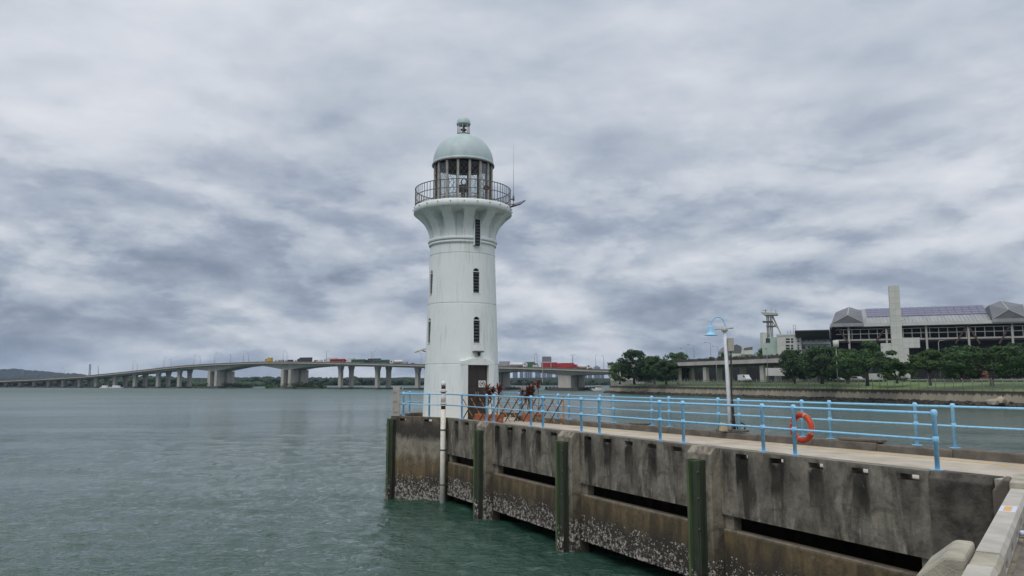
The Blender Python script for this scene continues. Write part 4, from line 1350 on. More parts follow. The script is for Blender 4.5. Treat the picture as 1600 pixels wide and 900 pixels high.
# pale boulder and washed-up timber on the bank
bu_ = (BANK[2] - BANK[1]).normalized()
p = BANK[1] + bu_ * on_plane(1557, 629, (BANK[1].x, BANK[1].y), (bu_.x, bu_.y))[0] + Vector((0.8, 0, WATER + .5))
bl = MB()
for k, (dx, dz, s) in enumerate(((0, .6, 1.4), (-1.6, .3, 1.1), (1.3, .2, .9))):
    rg2 = random.Random(k + 5)
    bl.add([Vector((dx + v.x * s * 1.3, v.y * s, dz + v.z * s * .8)) * 1.0 + Vector((rg2.uniform(-.25, .25), rg2.uniform(-.25, .25), rg2.uniform(-.2, .2))) for v in ICOV], ICOF)
bl.build('boulder', M['boulder'], loc=p, label='pale boulder heap on the rocks at the right edge', cat='boulder', fix=True)
bu_ = (BANK[4] - BANK[3]).normalized()
p = BANK[3] + bu_ * on_plane(1008, 617, (BANK[3].x, BANK[3].y), (bu_.x, bu_.y))[0] + Vector((-1.2, -.4, WATER + .9))
t = empty('driftwood', 'weathered plank leaning on the rocks below the sea wall', 'driftwood', p)
for k, (a, b_, w) in enumerate((((-3.4, 0, -.1), (3.6, 1.5, 1.5), .5), ((-2.6, -.6, -.1), (2.6, .4, .8), .35), ((-.5, -.3, -.3), (3.2, 1.2, .9), .3))):
    MB().bar(a, b_, w, .22).build('plank', M['wood'], t)

# chain-link fence on the sea wall
fen = empty('chain_link_fence', 'long grey chain-link fence on top of the sea wall', 'fence')
FH = 2.75
FL = off(BANK, 3.9)
pm = MB().tube([(0, 0, 0), (0, 0, FH), (-.0, -.28, FH + .32)], .075, 6).mesh('fence_post'); pm.materials.append(M['steel_light'])
fcount = 0
for i in range(1, n - 2):
    a, c = FL[i], FL[i + 1]
    d = (c - a); L = d.length; d /= L
    k = int(L / 2.56)
    rz = math.atan2(d.y, d.x)
    for j in range(k):
        p = a + d * (L * j / k) + Vector((0, 0, -0.75))
        link('fence_post', pm, fen, loc=p, rotz=rz + math.pi)
    a = a + Vector((0, 0, -0.75))
    MB().box(0, L, -.006, .006, .05, FH).build('chain_link', M['mesh'], fen, loc=a, rotz=rz)
    for zz in (.06, FH):
        MB().box(0, L, -.03, .03, zz - .03, zz + .03).build('fence_rail', M['steel'], fen, loc=a, rotz=rz)

# crash barrier and service road behind the grass
RB = off(BANK, 31)
gr = empty('crash_barrier', 'pale steel crash barrier along the service road behind the grass', 'barrier')
for i in range(1, n - 3):
    a, c = RB[i] + Vector((0, 0, 1.4)), RB[i + 1] + Vector((0, 0, 1.4))
    d = (c - a); L = d.length; d /= L
    rz = math.atan2(d.y, d.x)
    MB().box(0, L, -.05, .05, .45, .85).build('beam', M['steel_light'], gr, loc=a, rotz=rz)
    for j in range(int(L / 4)):
        MB().box(-.06, .06, .05, .2, -.1, .8).build('post', M['steel_light'], gr, loc=a + d * (4 * j + 2), rotz=rz)
a, c = off(BANK, 32.5), off(BANK, 40)
b = MB()
for i in range(n - 3):
    b.add([a[i] + Vector((0, 0, 1.5)), a[i + 1] + Vector((0, 0, 1.5)), c[i + 1] + Vector((0, 0, 1.52)), c[i] + Vector((0, 0, 1.52))], [(0, 1, 2, 3)])
b.build('service_road', M['asphalt'], kind='structure', fix=True)

# ------------------------------------------------------------------ trees
def leaf_cloud(b, rg, clumps, per, size, flat=0.5):
    for (c, r) in clumps:
        for _ in range(per):
            # shell-weighted points inside each clump
            while True:
                v = Vector((rg.uniform(-1, 1), rg.uniform(-1, 1), rg.uniform(-1, 1)))
                if 0.15 < v.length < 1: break
            v = v.normalized() * (0.55 + 0.45 * rg.random())
            p = Vector((c[0] + v.x * r, c[1] + v.y * r, c[2] + v.z * r * flat))
            s = size * rg.uniform(.6, 1.25)
            nrm = (Vector((v.x, v.y, v.z + .6)) + Vector((rg.uniform(-.8, .8), rg.uniform(-.8, .8), rg.uniform(-.8, .8)))).normalized()
            x = nrm.orthogonal().normalized()
            a = rg.uniform(0, 6.28)
            y = nrm.cross(x)
            x, y = x * math.cos(a) + y * math.sin(a), y * math.cos(a) - x * math.sin(a)
            b.add([p - x * s * .5, p - y * s * .32, p + x * s * .5, p + y * s * .32], [(0, 1, 2, 3)])

def make_tree(seed, h, w, style):
    """returns (wood mesh, crown mesh); tree stands at the origin"""
    rg = random.Random(seed)
    wood = MB(); crown = MB(); clumps = []
    trunk_h = h * (.34 if style == 'rain' else .22)
    wood.tube([(0, 0, -.3), (rg.uniform(-.1, .1), 0, trunk_h * .5), (rg.uniform(-.2, .2), rg.uniform(-.2, .2), trunk_h)], .3, 8, radii=[.5, .36, .32])
    nl = 9 if style == 'rain' else 8
    for k in range(nl):
        a = 2 * math.pi * (k + rg.uniform(-.3, .3)) / nl
        rr = w * .5 * rg.uniform(.55, .95)
        zt = h * (rg.uniform(.62, .86) if style == 'rain' else rg.uniform(.40, .85))
        e = Vector((rr * math.cos(a), rr * math.sin(a), zt))
        m_ = Vector((rr * .45 * math.cos(a), rr * .45 * math.sin(a), trunk_h + (zt - trunk_h) * .55))
        wood.tube([(0, 0, trunk_h - .2), m_, e], .2, 6, radii=[.24, .15, .05])
    N = 64 if style == 'rain' else 60
    for k in range(N):
        a = rg.uniform(0, 6.28); q = math.sqrt(rg.random())
        if style == 'rain':
            rr = w * .5 * q
            dome = math.sqrt(max(0, 1 - (q * .96) ** 2))
            z = h * (.30 + .60 * dome * rg.uniform(.30, 1.0) + .10 * (1 - q)) + rg.uniform(-.5, .3)
            r = w * rg.uniform(.07, .13)
        else:
            zf = rg.random()
            prof_ = math.sin(math.pi * (0.12 + .80 * zf)) ** .7
            rr = w * .5 * q ** .7 * prof_
            z = h * (.16 + .78 * zf)
            r = w * rg.uniform(.08, .15)
        clumps.append(((rr * math.cos(a), rr * math.sin(a), z), r))
    leaf_cloud(crown, rg, clumps, 120, .62 if style == 'rain' else .60, .42 if style == 'rain' else .75)
    return wood.mesh('trunk'), crown.mesh('crown')

TM = {}
for key, (seed, h, w, st_) in {'r1': (1, 11, 17, 'rain'), 'r2': (2, 11, 15, 'rain'), 'r3': (3, 11, 19, 'rain'),
                               'd1': (4, 11, 12, 'dense'), 'd2': (5, 11, 13, 'dense'), 'd3': (6, 10, 10, 'dense')}.items():
    wm, cm = make_tree(seed, h, w, st_)
    wm.materials.append(M['bark']); cm.materials.append(M['leaf'] if key not in ('r2', 'd3') else M['leaf_b'])
    TM[key] = (wm, cm, h, w)

def tree(kind, px, py_top, y, wpx, label, zg=None, group='trees along the right bank'):
    wm, cm, h, w = TM[kind]
    top = at(px, py_top, y)
    zg = 1.0 if zg is None else zg
    H_ = max(2.0, top.z - zg)
    W_ = wpx * y / F
    t = empty('tree', label, 'tree', (top.x, y, zg), (px * 1.7) % 6.28, group)
    for nm, me in (('trunk', wm), ('crown', cm)):
        o = link(nm, me, t)
        o.scale = (W_ / w, W_ / w, H_ / h)
    return t

# rain trees on the grass behind the fence
tree('r1', 1352, 533, 200, 100, 'spreading rain tree left of the white tower', 0.7)
tree('r2', 1450, 541, 196, 76, 'smaller rain tree just right of the white tower foot', 0.8)
tree('r3', 1545, 532, 186, 130, 'widest rain tree at the right, in front of the hall', 0.8)
tree('r1', 1625, 528, 176, 90, 'rain tree cut by the right edge of the picture', 0.8)
tree('d1', 1282, 541, 222, 74, 'dark round tree under the left end of the hall', 1.2)
tree('d2', 1240, 546, 240, 54, 'dark tree where the viaduct meets the hall', 1.2)
tree('d2', 1322, 545, 232, 70, 'dark tree behind the spreading rain tree', 1.2)
tree('d1', 1500, 540, 215, 80, 'dark tree between the two right-hand rain trees', 1.2)
tree('d3', 1400, 568, 214, 50, 'low bright tree at the foot of the white tower', 1.2)
tree('d2', 1585, 536, 205, 80, 'dark tree behind the widest rain tree', 1.2)
# clump at the tip of the bank
tree('d1', 990, 546, 335, 52, 'tall tree with pointed top at the bank tip beside the bridge', 0.6)
tree('d2', 1022, 556, 330, 50, 'middle tree of the clump at the bank tip', 0.6)
tree('d1', 1058, 550, 322, 52, 'right-hand tree of the clump at the bank tip', 0.6)
tree('d3', 968, 566, 345, 32, 'small bright tree at the left end of the clump', 0.6)
tree('d2', 1040, 563, 316, 46, 'low tree in front of the clump at the bank tip', 0.6)
# behind the viaduct
tree('d3', 1198, 542, 300, 44, 'bright tree above the viaduct below the observation tower', 1.5)
tree('d2', 1132, 551, 330, 24, 'small tree above the viaduct left of the lamp post', 1.5)
tree('d3', 1226, 546, 290, 30, 'small tree above the viaduct next to the office block', 1.5)

# hedge mass along the road (uncountable)
hb = MB(); rgh = random.Random(8)
cl = []
H1 = off(BANK, 42)
for i in range(1, n - 3):
    a, c = H1[i], H1[i + 1]
    L = (c - a).length
    for j in range(int(L / 2.2)):
        p = a + (c - a) * rgh.random()
        cl.append(((p.x + rgh.uniform(-1.5, 1.5), p.y, 1.6 + rgh.uniform(.3, 1.5)), rgh.uniform(.9, 1.7)))
leaf_cloud(hb, rgh, cl, 26, .7, .8)
hb.build('hedge', M['leaf_far'], label='dark hedge running along the service road', cat='hedge', kind='stuff')

# ------------------------------------------------------------------ viaduct
VA, VB = at(950, 570, 372), at(1290, 553, 236)
vz = 10.2
d = Vector((VB.x - VA.x, VB.y - VA.y, 0)); L = d.length; d /= L
vr = math.atan2(d.y, d.x)
via = empty('viaduct', 'grey concrete road viaduct with planted edge behind the bank trees', 'viaduct', (VA.x, VA.y, 0), vr)
MB().box(0, L, 0, 10, vz - 2.2, vz - 1.0).build('deck', M['bridge'], via)
MB().box(0, L, 1.5, 8.5, vz - 3.2, vz - 2.2).build('girder', M['footing'], via)
MB().box(0, L, -.25, 0, vz - 2.4, vz - 1.0).build('fascia', M['bridge'], via)
MB().box(0, L, -.10, .15, vz - 1.0, vz + .05).build('parapet', M['footing'], via)
for px in (1020, 1055, 1097, 1133, 1186, 1240):
    s, _ = on_plane(px, 575, (VA.x, VA.y), (d.x, d.y))
    for y_ in (1.0, 7.0):
        MB().box(s - 1.0, s + 1.0, y_, y_ + 1.4, 1.4, vz - 3.2).build('column', M['bridge'], via)
pb = MB(); cl = []
for k in range(int(L * 1.3)):
    cl.append(((rgh.uniform(0, L), rgh.uniform(-.3, .6), vz + rgh.uniform(-.25, .35)), rgh.uniform(.35, .75)))
leaf_cloud(pb, rgh, cl, 14, .5, .7)
pb.build('edge_planting', plain('dry_creeper', (0.10, 0.10, 0.05), (0.06, 0.055, 0.03), 0.8, 0.6), via, kind='stuff')
MB().box(0, L, 16, 18, 1.4, vz - 2.4).build('back_wall', M['hall_dark'], via)

# vehicles and signs under and beside the viaduct
def simple_vehicle(loc, rz, kind, colr, label, group, L=None):
    """lorries, buses and cars of the bridge and road; x forward"""
    t = empty({'car': 'car', 'van': 'van', 'lorry': 'lorry', 'bus': 'bus', 'tanker': 'tanker_lorry'}[kind], label, {'car': 'car', 'van': 'van', 'lorry': 'lorry', 'bus': 'bus', 'tanker': 'lorry'}[kind], loc, rz, group)
    wh = MB().lathe([(0, -.15), (.5, -.15), (.5, .15), (0, .15)], 12)
    wm = wh.mesh('wheel'); wm.materials.append(M['rubber'])
    def wheels(xs, y, r=.5):
        for x in xs:
            for s in (-1, 1):
                o = link('wheel', wm, t, loc=(x, s * y, r)); o.rotation_euler = (math.pi / 2, 0, 0); o.scale = (r / .5, r / .5, 1)
    if kind == 'car':
        MB().extr([(-2.2, .35), (2.2, .35), (2.25, .8), (1.2, .95), (.5, 1.48), (-1.2, 1.5), (-2.1, 1.0)], lambda p, y: (p[0], y, p[1]), -.85, .85).build('body', colr, t, bevel=.05)
        MB().extr([(.95, 1.0), (.45, 1.42), (-1.1, 1.43), (-1.7, 1.02)], lambda p, y: (p[0], y, p[1]), -.86, .86).build('window', M['glass'], t)
        wheels((-1.4, 1.4), .75, .33)
    elif kind == 'van':
        MB().extr([(-2.6, .4), (2.6, .4), (2.65, 1.0), (1.9, 1.4), (1.3, 2.3), (-2.6, 2.3)], lambda p, y: (p[0], y, p[1]), -.95, .95).build('body', colr, t, bevel=.05)
        MB().extr([(1.75, 1.45), (1.25, 2.1), (.6, 2.1), (.6, 1.45)], lambda p, y: (p[0], y, p[1]), -.96, .96).build('window', M['glass'], t)
        wheels((-1.7, 1.7), .8, .36)
    elif kind == 'bus':
        L = L or 12
        MB().box(-L / 2, L / 2, -1.25, 1.25, .4, 3.3).build('body', colr, t, bevel=.12)
        MB().box(-L / 2 + .4, L / 2 - .5, -1.26, 1.26, 1.6, 2.6).build('window', M['glass'], t)
        wheels((-L / 3, L / 3), 1.1)
    else:
        L = L or 12
        if kind == 'lorry':
            MB().box(-L / 2, L / 2 - 2.5, -1.25, 1.25, 1.1, 4.0).build('cargo_box', colr, t, bevel=.04)
        else:
            MB().tube([(-L / 2, 0, 2.2), (-L / 2 + .3, 0, 2.2), (L / 2 - 2.9, 0, 2.2), (L / 2 - 2.6, 0, 2.2)], 1.15, 16, radii=[.8, 1.15, 1.15, .8]).build('tank', colr, t)
        MB().box(-L / 2, L / 2 - .4, -.5, .5, .7, 1.08).build('chassis', M['black'], t)
        MB().extr([(L / 2 - 2.3, .6), (L / 2, .6), (L / 2, 1.8), (L / 2 - .5, 3.1), (L / 2 - 2.3, 3.2)], lambda p, y: (p[0], y, p[1]), -1.2, 1.2).build('cab', colr if kind == 'lorry' else M['sign_white'], t, bevel=.06)
        MB().extr([(L / 2 - 1.3, 1.9), (L / 2 - .1, 1.9), (L / 2 - .5, 2.8), (L / 2 - 1.3, 2.8)], lambda p, y: (p[0], y, p[1]), -1.21, 1.21).build('window', M['glass'], t)
        wheels((-L / 2 + 1.2, -L / 2 + 2.5, L / 2 - 1.2), 1.1)
    return t

C_B = paint('brown_lorry', (0.20, 0.07, 0.04)); C_W = paint('white_car', (0.62, 0.63, 0.63)); C_R = paint('red_lorry', (0.42, 0.035, 0.03)); C_G = paint('green_bus', (0.05, 0.14, 0.07))
C_Y = paint('yellow_lorry', (0.60, 0.38, 0.05)); C_D = paint('dark_car', (0.05, 0.05, 0.055)); C_O = paint('orange_box', (0.5, 0.17, 0.05)); C_S = paint('silver_car', (0.35, 0.36, 0.37)); C_T = paint('tan_truck', (0.33, 0.28, 0.2))
bd = (BANK[3] - BANK[2]).normalized(); br = math.atan2(bd.y, bd.x)
for px, py, y, kind, colr, lab in ((1307, 585, 226, 'car', C_W, 'white car on the service road under the flood-light mast'),
                                   (1372, 584, 222, 'van', C_W, 'white van behind the left rain tree trunk'),
                                   (1163, 584, 262, 'van', C_W, 'white van parked under the viaduct'),
                                   (1512, 584, 232, 'lorry', C_B, 'dull red-brown lorry half hidden behind the right rain tree'),
                                   (1340, 585, 224, 'car', C_S, 'silver car passing behind the left rain tree')):
    p = at(px, py, y)
    simple_vehicle((p.x, p.y, 1.53), br + math.pi, kind, colr, lab, 'vehicles on the service road')
t = empty('billboard', 'small white billboard standing under the viaduct', 'sign', (at(1218, 580, 250).x, 250, 1.5))
MB().box(-4.5, 4.5, -.1, .1, 1.9, 4.4).build('panel', M['sign_white'], t)
for s in (-3.5, 3.5):
    MB().box(s - .12, s + .12, .1, .3, 0, 4.0).build('leg', M['steel'], t)

# ------------------------------------------------------------------ street lamps on land
def street_lamp(px, py_top, y, zg, label, arm=1.6, side=-1, group='street lamps on the right bank'):
    tp = at(px, py_top, y)
    h = tp.z - zg
    t = empty('street_lamp', label, 'street lamp', (tp.x, y, zg), 0, group)
    MB().tube([(0, 0, 0), (0, 0, h * .93), (side * .3, 0, h * .98), (side * arm, 0, h)], .09, 6, radii=[.13, .09, .07, .06]).build('pole', M['steel_light'], t)
    MB().box(side * arm - .45, side * arm + .45, -.15, .15, h - .09, h + .09).build('lamp_head', M['steel'], t, bevel=.03)
    return t
for k, (px, py, y, zg, lab) in enumerate(((1084, 539, 316, 9, 'tall street lamp on the viaduct left of the blue lamp, farther left one'), (1110, 535, 306, 9, 'tall street lamp on the viaduct closest left of the blue lamp'),
                           (1072, 544, 322, 9, 'short street lamp over the right clump tree'), (1122, 541, 320, 9, 'faint street lamp right behind the blue lamp shade'),
                           (1119, 560, 262, 1.5, 'grey pole before the viaduct left of the blue lamp post'), (1198, 545, 246, 1.5, 'tall grey pole crossing the viaduct fascia'),
                           (1466, 531, 235, 1.5, 'street lamp with curved head in front of the hall'))):
    street_lamp(px, py, y, zg, lab, arm=2.2 if k not in (4, 5) else .2, side=-1 if k != 6 else 1)
fm = at(1306, 537, 212)
t = empty('floodlight_mast', 'slim mast with a pale drum on top before the hall', 'mast', (fm.x, 212, 1.2))
hh = fm.z - 1.2
MB().tube([(0, 0, 0), (0, 0, hh)], .12, 8).build('pole', M['steel_light'], t)
MB().lathe([(0, hh - 1.1), (.75, hh - 1.0), (.75, hh + .9), (0, hh + 1.0)], 16).build('drum', M['bld_white'], t)

# ------------------------------------------------------------------ terminal hall
HA = at(1299, 511, 280); HB = at(1600, 503, 257)
hu = Vector((HB.x - HA.x, HB.y - HA.y, 0)).normalized()
hrot = math.atan2(hu.y, hu.x)
hall = empty('terminal_hall', 'large open-sided terminal hall with vaulted metal roof and solar panels', 'building', (HA.x, HA.y, 0), hrot)
def hx(px, py=510, dy=0.0):
    o = (HA.x - hu.y * dy, HA.y + hu.x * dy)      # plane shifted back by dy (local +Y)
    return on_plane(px, py, o, (hu.x, hu.y))
HLEN = 118
ez = hx(1446, 507)[1]
zb_, yb_2 = hx(1446, 494, 8)[1], 8
zr_, yr_ = hx(1446, 480, 18)[1], 18
def sect(p, x): return (x, p[0], p[1])
MB().extr([(-2.5, ez - .5), (-2.5, ez + .6), (0, ez + .9), (yb_2, zb_), (yr_, zr_), (28, zb_), (36, ez), (36, ez - .5), (28, zb_ - 1), (yr_, zr_ - 1), (yb_2, zb_ - 1), (0, ez - .4)], sect, hx(1338, 495, 8)[0], HLEN).build('roof', M['roof_metal'], hall, fix=True)
MB().box(-.5, HLEN, -2.7, -2.5, ez - .35, ez + .75).build('eave_fascia', M['bld_white'], hall)
ribs = MB()
for k in range(int((HLEN - 10) / 1.15)):
    x = 9.5 + k * 1.15
    ribs.bar((x, -.2, ez + .95), (x, yb_2, zb_ + .06), .10, .14)
ribs.build('roof_seams', M['roof_metal'], hall, kind='stuff')
x0 = hx(1353, 488, 12)[0]; x1 = hx(1541, 485, 12)[0]
sl = Vector((0, yr_ - yb_2, zr_ - zb_)); 
npan = 16
for k in range(npan):
    for r_ in range(4):
        a = x0 + (x1 - x0) * k / npan; b2 = x0 + (x1 - x0) * (k + 1) / npan
        f0, f1 = .04 + r_ * .235, .04 + r_ * .235 + .215
        q0 = Vector((0, yb_2, zb_)) + sl * f0; q1 = Vector((0, yb_2, zb_)) + sl * f1
        MB().hexa([(a + .1, q0.y, q0.z + .1), (b2 - .1, q0.y, q0.z + .1), (b2 - .1, q1.y, q1.z + .1), (a + .1, q1.y, q1.z + .1),
                   (a + .1, q0.y, q0.z + .28), (b2 - .1, q0.y, q0.z + .28), (b2 - .1, q1.y, q1.z + .28), (a + .1, q1.y, q1.z + .28)]).build('solar_panel', M['solar_purple'], hall)
# projecting faceted dormers
def dormer(base_l, sh_l, peak, sh_r, base_r, gable):
    def pt(q, dy): x_, z_ = hx(q[0], q[1], dy); return (x_, dy, z_)
    V = [pt(base_l, -2.9), pt(base_r, -2.9), pt(gable, -2.9), pt(sh_l, 6), pt(sh_r, 6), pt(peak, 12)]
    V += [(V[3][0], 22, V[3][2] - 1), (V[4][0], 22, V[4][2] - 1), (V[5][0], 22, V[5][2] - 1), (V[0][0], 22, V[0][2] - 1), (V[1][0], 22, V[1][2] - 1)]
    o = MB().add(V, [(0, 1, 2), (0, 2, 3), (2, 1, 4), (2, 5, 3), (2, 4, 5), (3, 5, 8, 6), (5, 4, 7, 8), (0, 3, 6, 9), (4, 1, 10, 7), (9, 6, 8, 7, 10)]).build('dormer', M['skylight'], hall, fix=True)
    for a_, b3 in ((2, 5), (2, 0), (2, 1)):
        MB().bar(V[a_], V[b3], .26).build('ridge', M['steel_light'], o)
    MB().box(V[0][0] - .2, V[1][0] + .2, -3.05, -2.6, V[0][2] - 1.2, V[0][2]).build('gutter', M['roof_metal'], o)
dormer((1299, 505.5), (1305.5, 488), (1326.5, 479.5), (1346, 485.5), (1348.5, 503.5), (1324.5, 492))
dormer((1551, 498), (1545, 477), (1564, 470), (1598, 476), (1604, 496), (1575.5, 483.5))
# frame below the eave
fl_z = hx(1446, 529)[1]
for px in (1325.5, 1384, 1446, 1511.5, 1579.5, 1655, 1735):
    x, _ = hx(px)
    MB().box(x - .32, x + .32, -1.6, -.9, 1.5, ez - .3).build('column', M['steel_light'], hall)
for pa, py_a in ((512.5, .12), (520, .10), (529.5, .28)):
    zz = hx(1446, pa)[1]
    MB().box(1.5, HLEN, -1.2, -.95, zz - py_a, zz + py_a).build('rail_beam', M['steel_light'], hall)
for k in range(40):
    x = 4 + k * 2.75
    MB().box(x - .10, x + .10, -1.15, -.98, fl_z, hx(1446, 512.5)[1]).build('mullion', M['steel_light'], hall)
MB().box(0, HLEN, -1.0, 34, fl_z - 1.0, fl_z - .3).build('floor_slab', M['hall_dark'], hall)
MB().box(0, HLEN, 6, 7, 1.5, ez - .2).build('inner_wall', M['hall_dark'], hall)
MB().box(-.6, 0, -1, 34, 1.5, ez).build('end_wall', M['hall_dark'], hall)
for xa, xb in ((1308, 1327), (1384, 1366), (1384, 1402), (1511, 1492), (1511, 1530), (1579, 1560)):
    a = hx(xa, 512); b3 = hx(xb, 537)
    MB().bar((a[0], -1.4, ez - .5) if xa != 1308 else (a[0], -1.4, ez - .5), (b3[0], -1.4, b3[1]), .5).build('strut', M['rust'], hall)
# lower wing to the left with deep dark roof
lw = empty('office_wing', 'grey office wing with deep dark roof joined to the left of the hall', 'building', (HA.x, HA.y, 0), hrot)
xa, zt_ = hx(1243, 519.5); xb = -.7
MB().extr([(-6, zt_), (-6, zt_ + .4), (8, zt_ + .5), (8, zt_ - 3.0), (0, zt_ - 2.8)], sect, xa, xb).build('roof', M['roof_dark'], lw, fix=True)
zw = zt_ - 2.9
MB().box(xa + 2.0, xb, 0, 10, 1.5, zw).build('wall', M['bld_grey'], lw)
for pxw in (1255, 1263, 1271, 1279, 1288, 1295):
    for pa, pb_ in ((529, 533.5), (541, 545.5)):
        a, z1_ = hx(pxw - 2.7, pa); b3, z0_ = hx(pxw + 2.7, pb_)
        w_ = MB().box(a, b3, -.06, .02, z0_, z1_).build('window', M['glass'], lw)
        MB().box(a - .1, b3 + .1, -.2, -.06, z0_ - .15, z0_).build('sill', M['bld_white'], w_)
z1_ = hx(1270, 535)[1]; z0_ = hx(1270, 538)[1]
MB().box(xa + 2, xb, -.9, -.1, z0_, z1_).build('green_band', M['bld_green'], lw)
for pxw in (1259, 1275, 1293):
    a, _ = hx(pxw)
    MB().box(a - .4, a + .4, -.4, -.0, 1.5, zw - .1).build('pier', M['bld_grey'], lw)
# office block
ob = empty('office_block', 'pale office block with square window grid left of the wing', 'building', (HA.x, HA.y, 0), hrot)
xa, zt_ = hx(1214, 525); xb = hx(1252, 525)[0]
MB().box(xa, xb - .05, -1.5, 9, 1.5, zt_).build('wall', M['bld_white'], ob)
MB().box(xa - .2, xb, -1.7, 9.2, zt_, zt_ + .5).build('parapet', M['bld_white'], ob)
for (p0, p1, q0, q1) in ((1228, 1234.5, 529, 536), (1236, 1240, 529, 536), (1228, 1234.5, 539, 546), (1236, 1240, 539, 546), (1246, 1249, 528, 535), (1246, 1249, 539, 545)):
    a, z1_ = hx(p0, q0); b3, z0_ = hx(p1, q1)
    w_ = MB().box(a, b3, -1.58, -1.45, z0_, z1_).build('window', M['glass'], ob)
    MB().box(a, b3, -1.66, -1.58, (z0_ + z1_) / 2 - .12, (z0_ + z1_) / 2 + .12).build('bar', M['bld_white'], w_)
for px, h_ in ((1229.5, 8), (1234, 9)):
    a, _ = hx(px); MB().tube([(a, 2, zt_), (a, 2, zt_ + h_ * .25)], .08, 5).build('aerial', M['steel'], ob)
for px in (1239.5, 1243):
    a, _ = hx(px); MB().bar((a, 0, zt_), (a, 0, hx(px, 508)[1]), .16).build('frame_leg', M['steel_light'], ob)
for pz_ in (508, 514, 520):
    MB().bar((hx(1239.5)[0], 0, hx(1240, pz_)[1]), (hx(1243)[0], 0, hx(1240, pz_)[1]), .14).build('frame_bar', M['steel_light'], ob)
gb = empty('green_block', 'pale green block under the observation tower', 'building', (HA.x, HA.y, 0), hrot)
xa, zt_ = hx(1190, 527); xb = hx(1214, 527)[0] - .05
MB().extr([(xa, 1.5), (xb, 1.5), (xb, zt_), (xa + 2.4, zt_), (xa, zt_ - 3.5)], lambda p, y: (p[0], y, p[1]), 1, 9).build('wall', M['bld_green'], gb, fix=True)
a, z1_ = hx(1196, 528.5); b3, z0_ = hx(1203, 535)
MB().box(a, b3, .85, 1.05, z0_, z1_).build('window', M['glass'], gb)
# observation tower
ot = empty('observation_tower', 'white steel observation tower with wide top platform and slanting leg', 'tower', (HA.x, HA.y, 0), hrot)
zt_ = hx(1205, 528)[1]
pz0, pz1 = hx(1203, 492)[1], hx(1203, 488.5)[1]
for px in (1197.5, 1200, 1203, 1205.5):
    a, _ = hx(px)
    for yy in (2.5, 5.0):
        MB().tube([(a, yy, zt_ - 2), (a, yy, pz0)], .16, 6).build('leg', M['steel_light'], ot)
a0 = hx(1189, 490)[0]; a1 = hx(1214, 490)[0]; am = hx(1194, 490)[0]
MB().extr([(am, pz0), (a1, pz0 + .1), (a1, pz1 - .1), (a0, pz1 + .35), (a0, pz1)], lambda p, y: (p[0], y, p[1]), 1.0, 7.0).build('platform', M['steel_light'], ot, fix=True)
for py_, p0, p1 in ((501.5, 1191, 1207), (509, 1197, 1211)):
    zz = hx(1203, py_)[1]
    MB().box(hx(p0)[0], hx(p1)[0], 1.4, 6.2, zz - .2, zz + .2).build('landing', M['steel'], ot)
MB().bar((hx(1206)[0], 4, pz0 + .2), (hx(1221, 525)[0], 4, hx(1221, 526)[1]), .55).build('slanting_leg', M['steel_light'], ot)
MB().bar((hx(1205)[0], 3.4, pz0 - 2), (hx(1213)[0], 3.4, hx(1213, 511)[1]), .4).build('brace', M['steel_light'], ot)
a, _ = hx(1196)
MB().bar((a, 3, pz1), (a, 3, pz1 + 1.5), .25).build('mast', M['steel'], ot)
MB().bar((hx(1190)[0], 3, pz1 + 1.1), (hx(1200)[0], 3, pz1 + 1.3), .14).build('radar_bar', M['steel'], ot)
for px, h_ in ((1205, 1.8), (1211.5, 1.6), (1213, .9)):
    a, _ = hx(px); MB().bar((a, 3, pz1 - .1), (a, 3, pz1 + h_), .10).build('aerial', M['steel'], ot)
# far small hall and pylon
WA = Vector((at(1135, 550, 420).x, 420, 0))
sh_ = empty('small_hall', 'distant small hall with dark faceted roof behind the viaduct', 'building', (WA.x, WA.y, 0))
def fx(px, py): p = at(px, py, 420); return p.x - WA.x, p.z
pl = [fx(1137, 552), fx(1137.5, 548), fx(1143, 541), fx(1151, 538), fx(1158, 541), fx(1160, 552)]
MB().extr(pl, lambda p, y: (p[0], y, p[1]), 0, 20).build('roof', M['skylight'], sh_, fix=True)
MB().box(fx(1137, 555)[0], fx(1176, 555)[0], -1, 20, 1.5, fx(1140, 552.5)[1]).build('wall', M['bld_white'], sh_)
MB().extr([fx(1157, 554), fx(1160, 543), fx(1175, 541), fx(1175, 554)], lambda p, y: (p[0], y, p[1]), -2, 18).build('wing', M['bld_white'], sh_, fix=True)
MB().extr([fx(1160, 547.5), fx(1161, 544), fx(1174, 542), fx(1174, 546.5)], lambda p, y: (p[0], y, p[1]), -2.1, -2.0).build('glazing', M['skylight'], sh_, fix=True)
py_ = empty('pylon', 'pale curved-top pylon slab behind the viaduct', 'tower', (WA.x, WA.y - 20, 0))
MB().extr([(fx(1173, 560)[0], 1.5), (fx(1183, 560)[0], 1.5), fx(1183, 526), fx(1179, 523.5), fx(1175, 523), fx(1173, 523)], lambda p, y: (p[0], y, p[1]), 0, 4).build('slab', M['bld_white'], py_, fix=True)
MB().box(fx(1182.4, 560)[0], fx(1183.4, 560)[0], -.3, 0, 1.5, fx(1183, 525)[1]).build('edge_strip', M['steel'], py_)
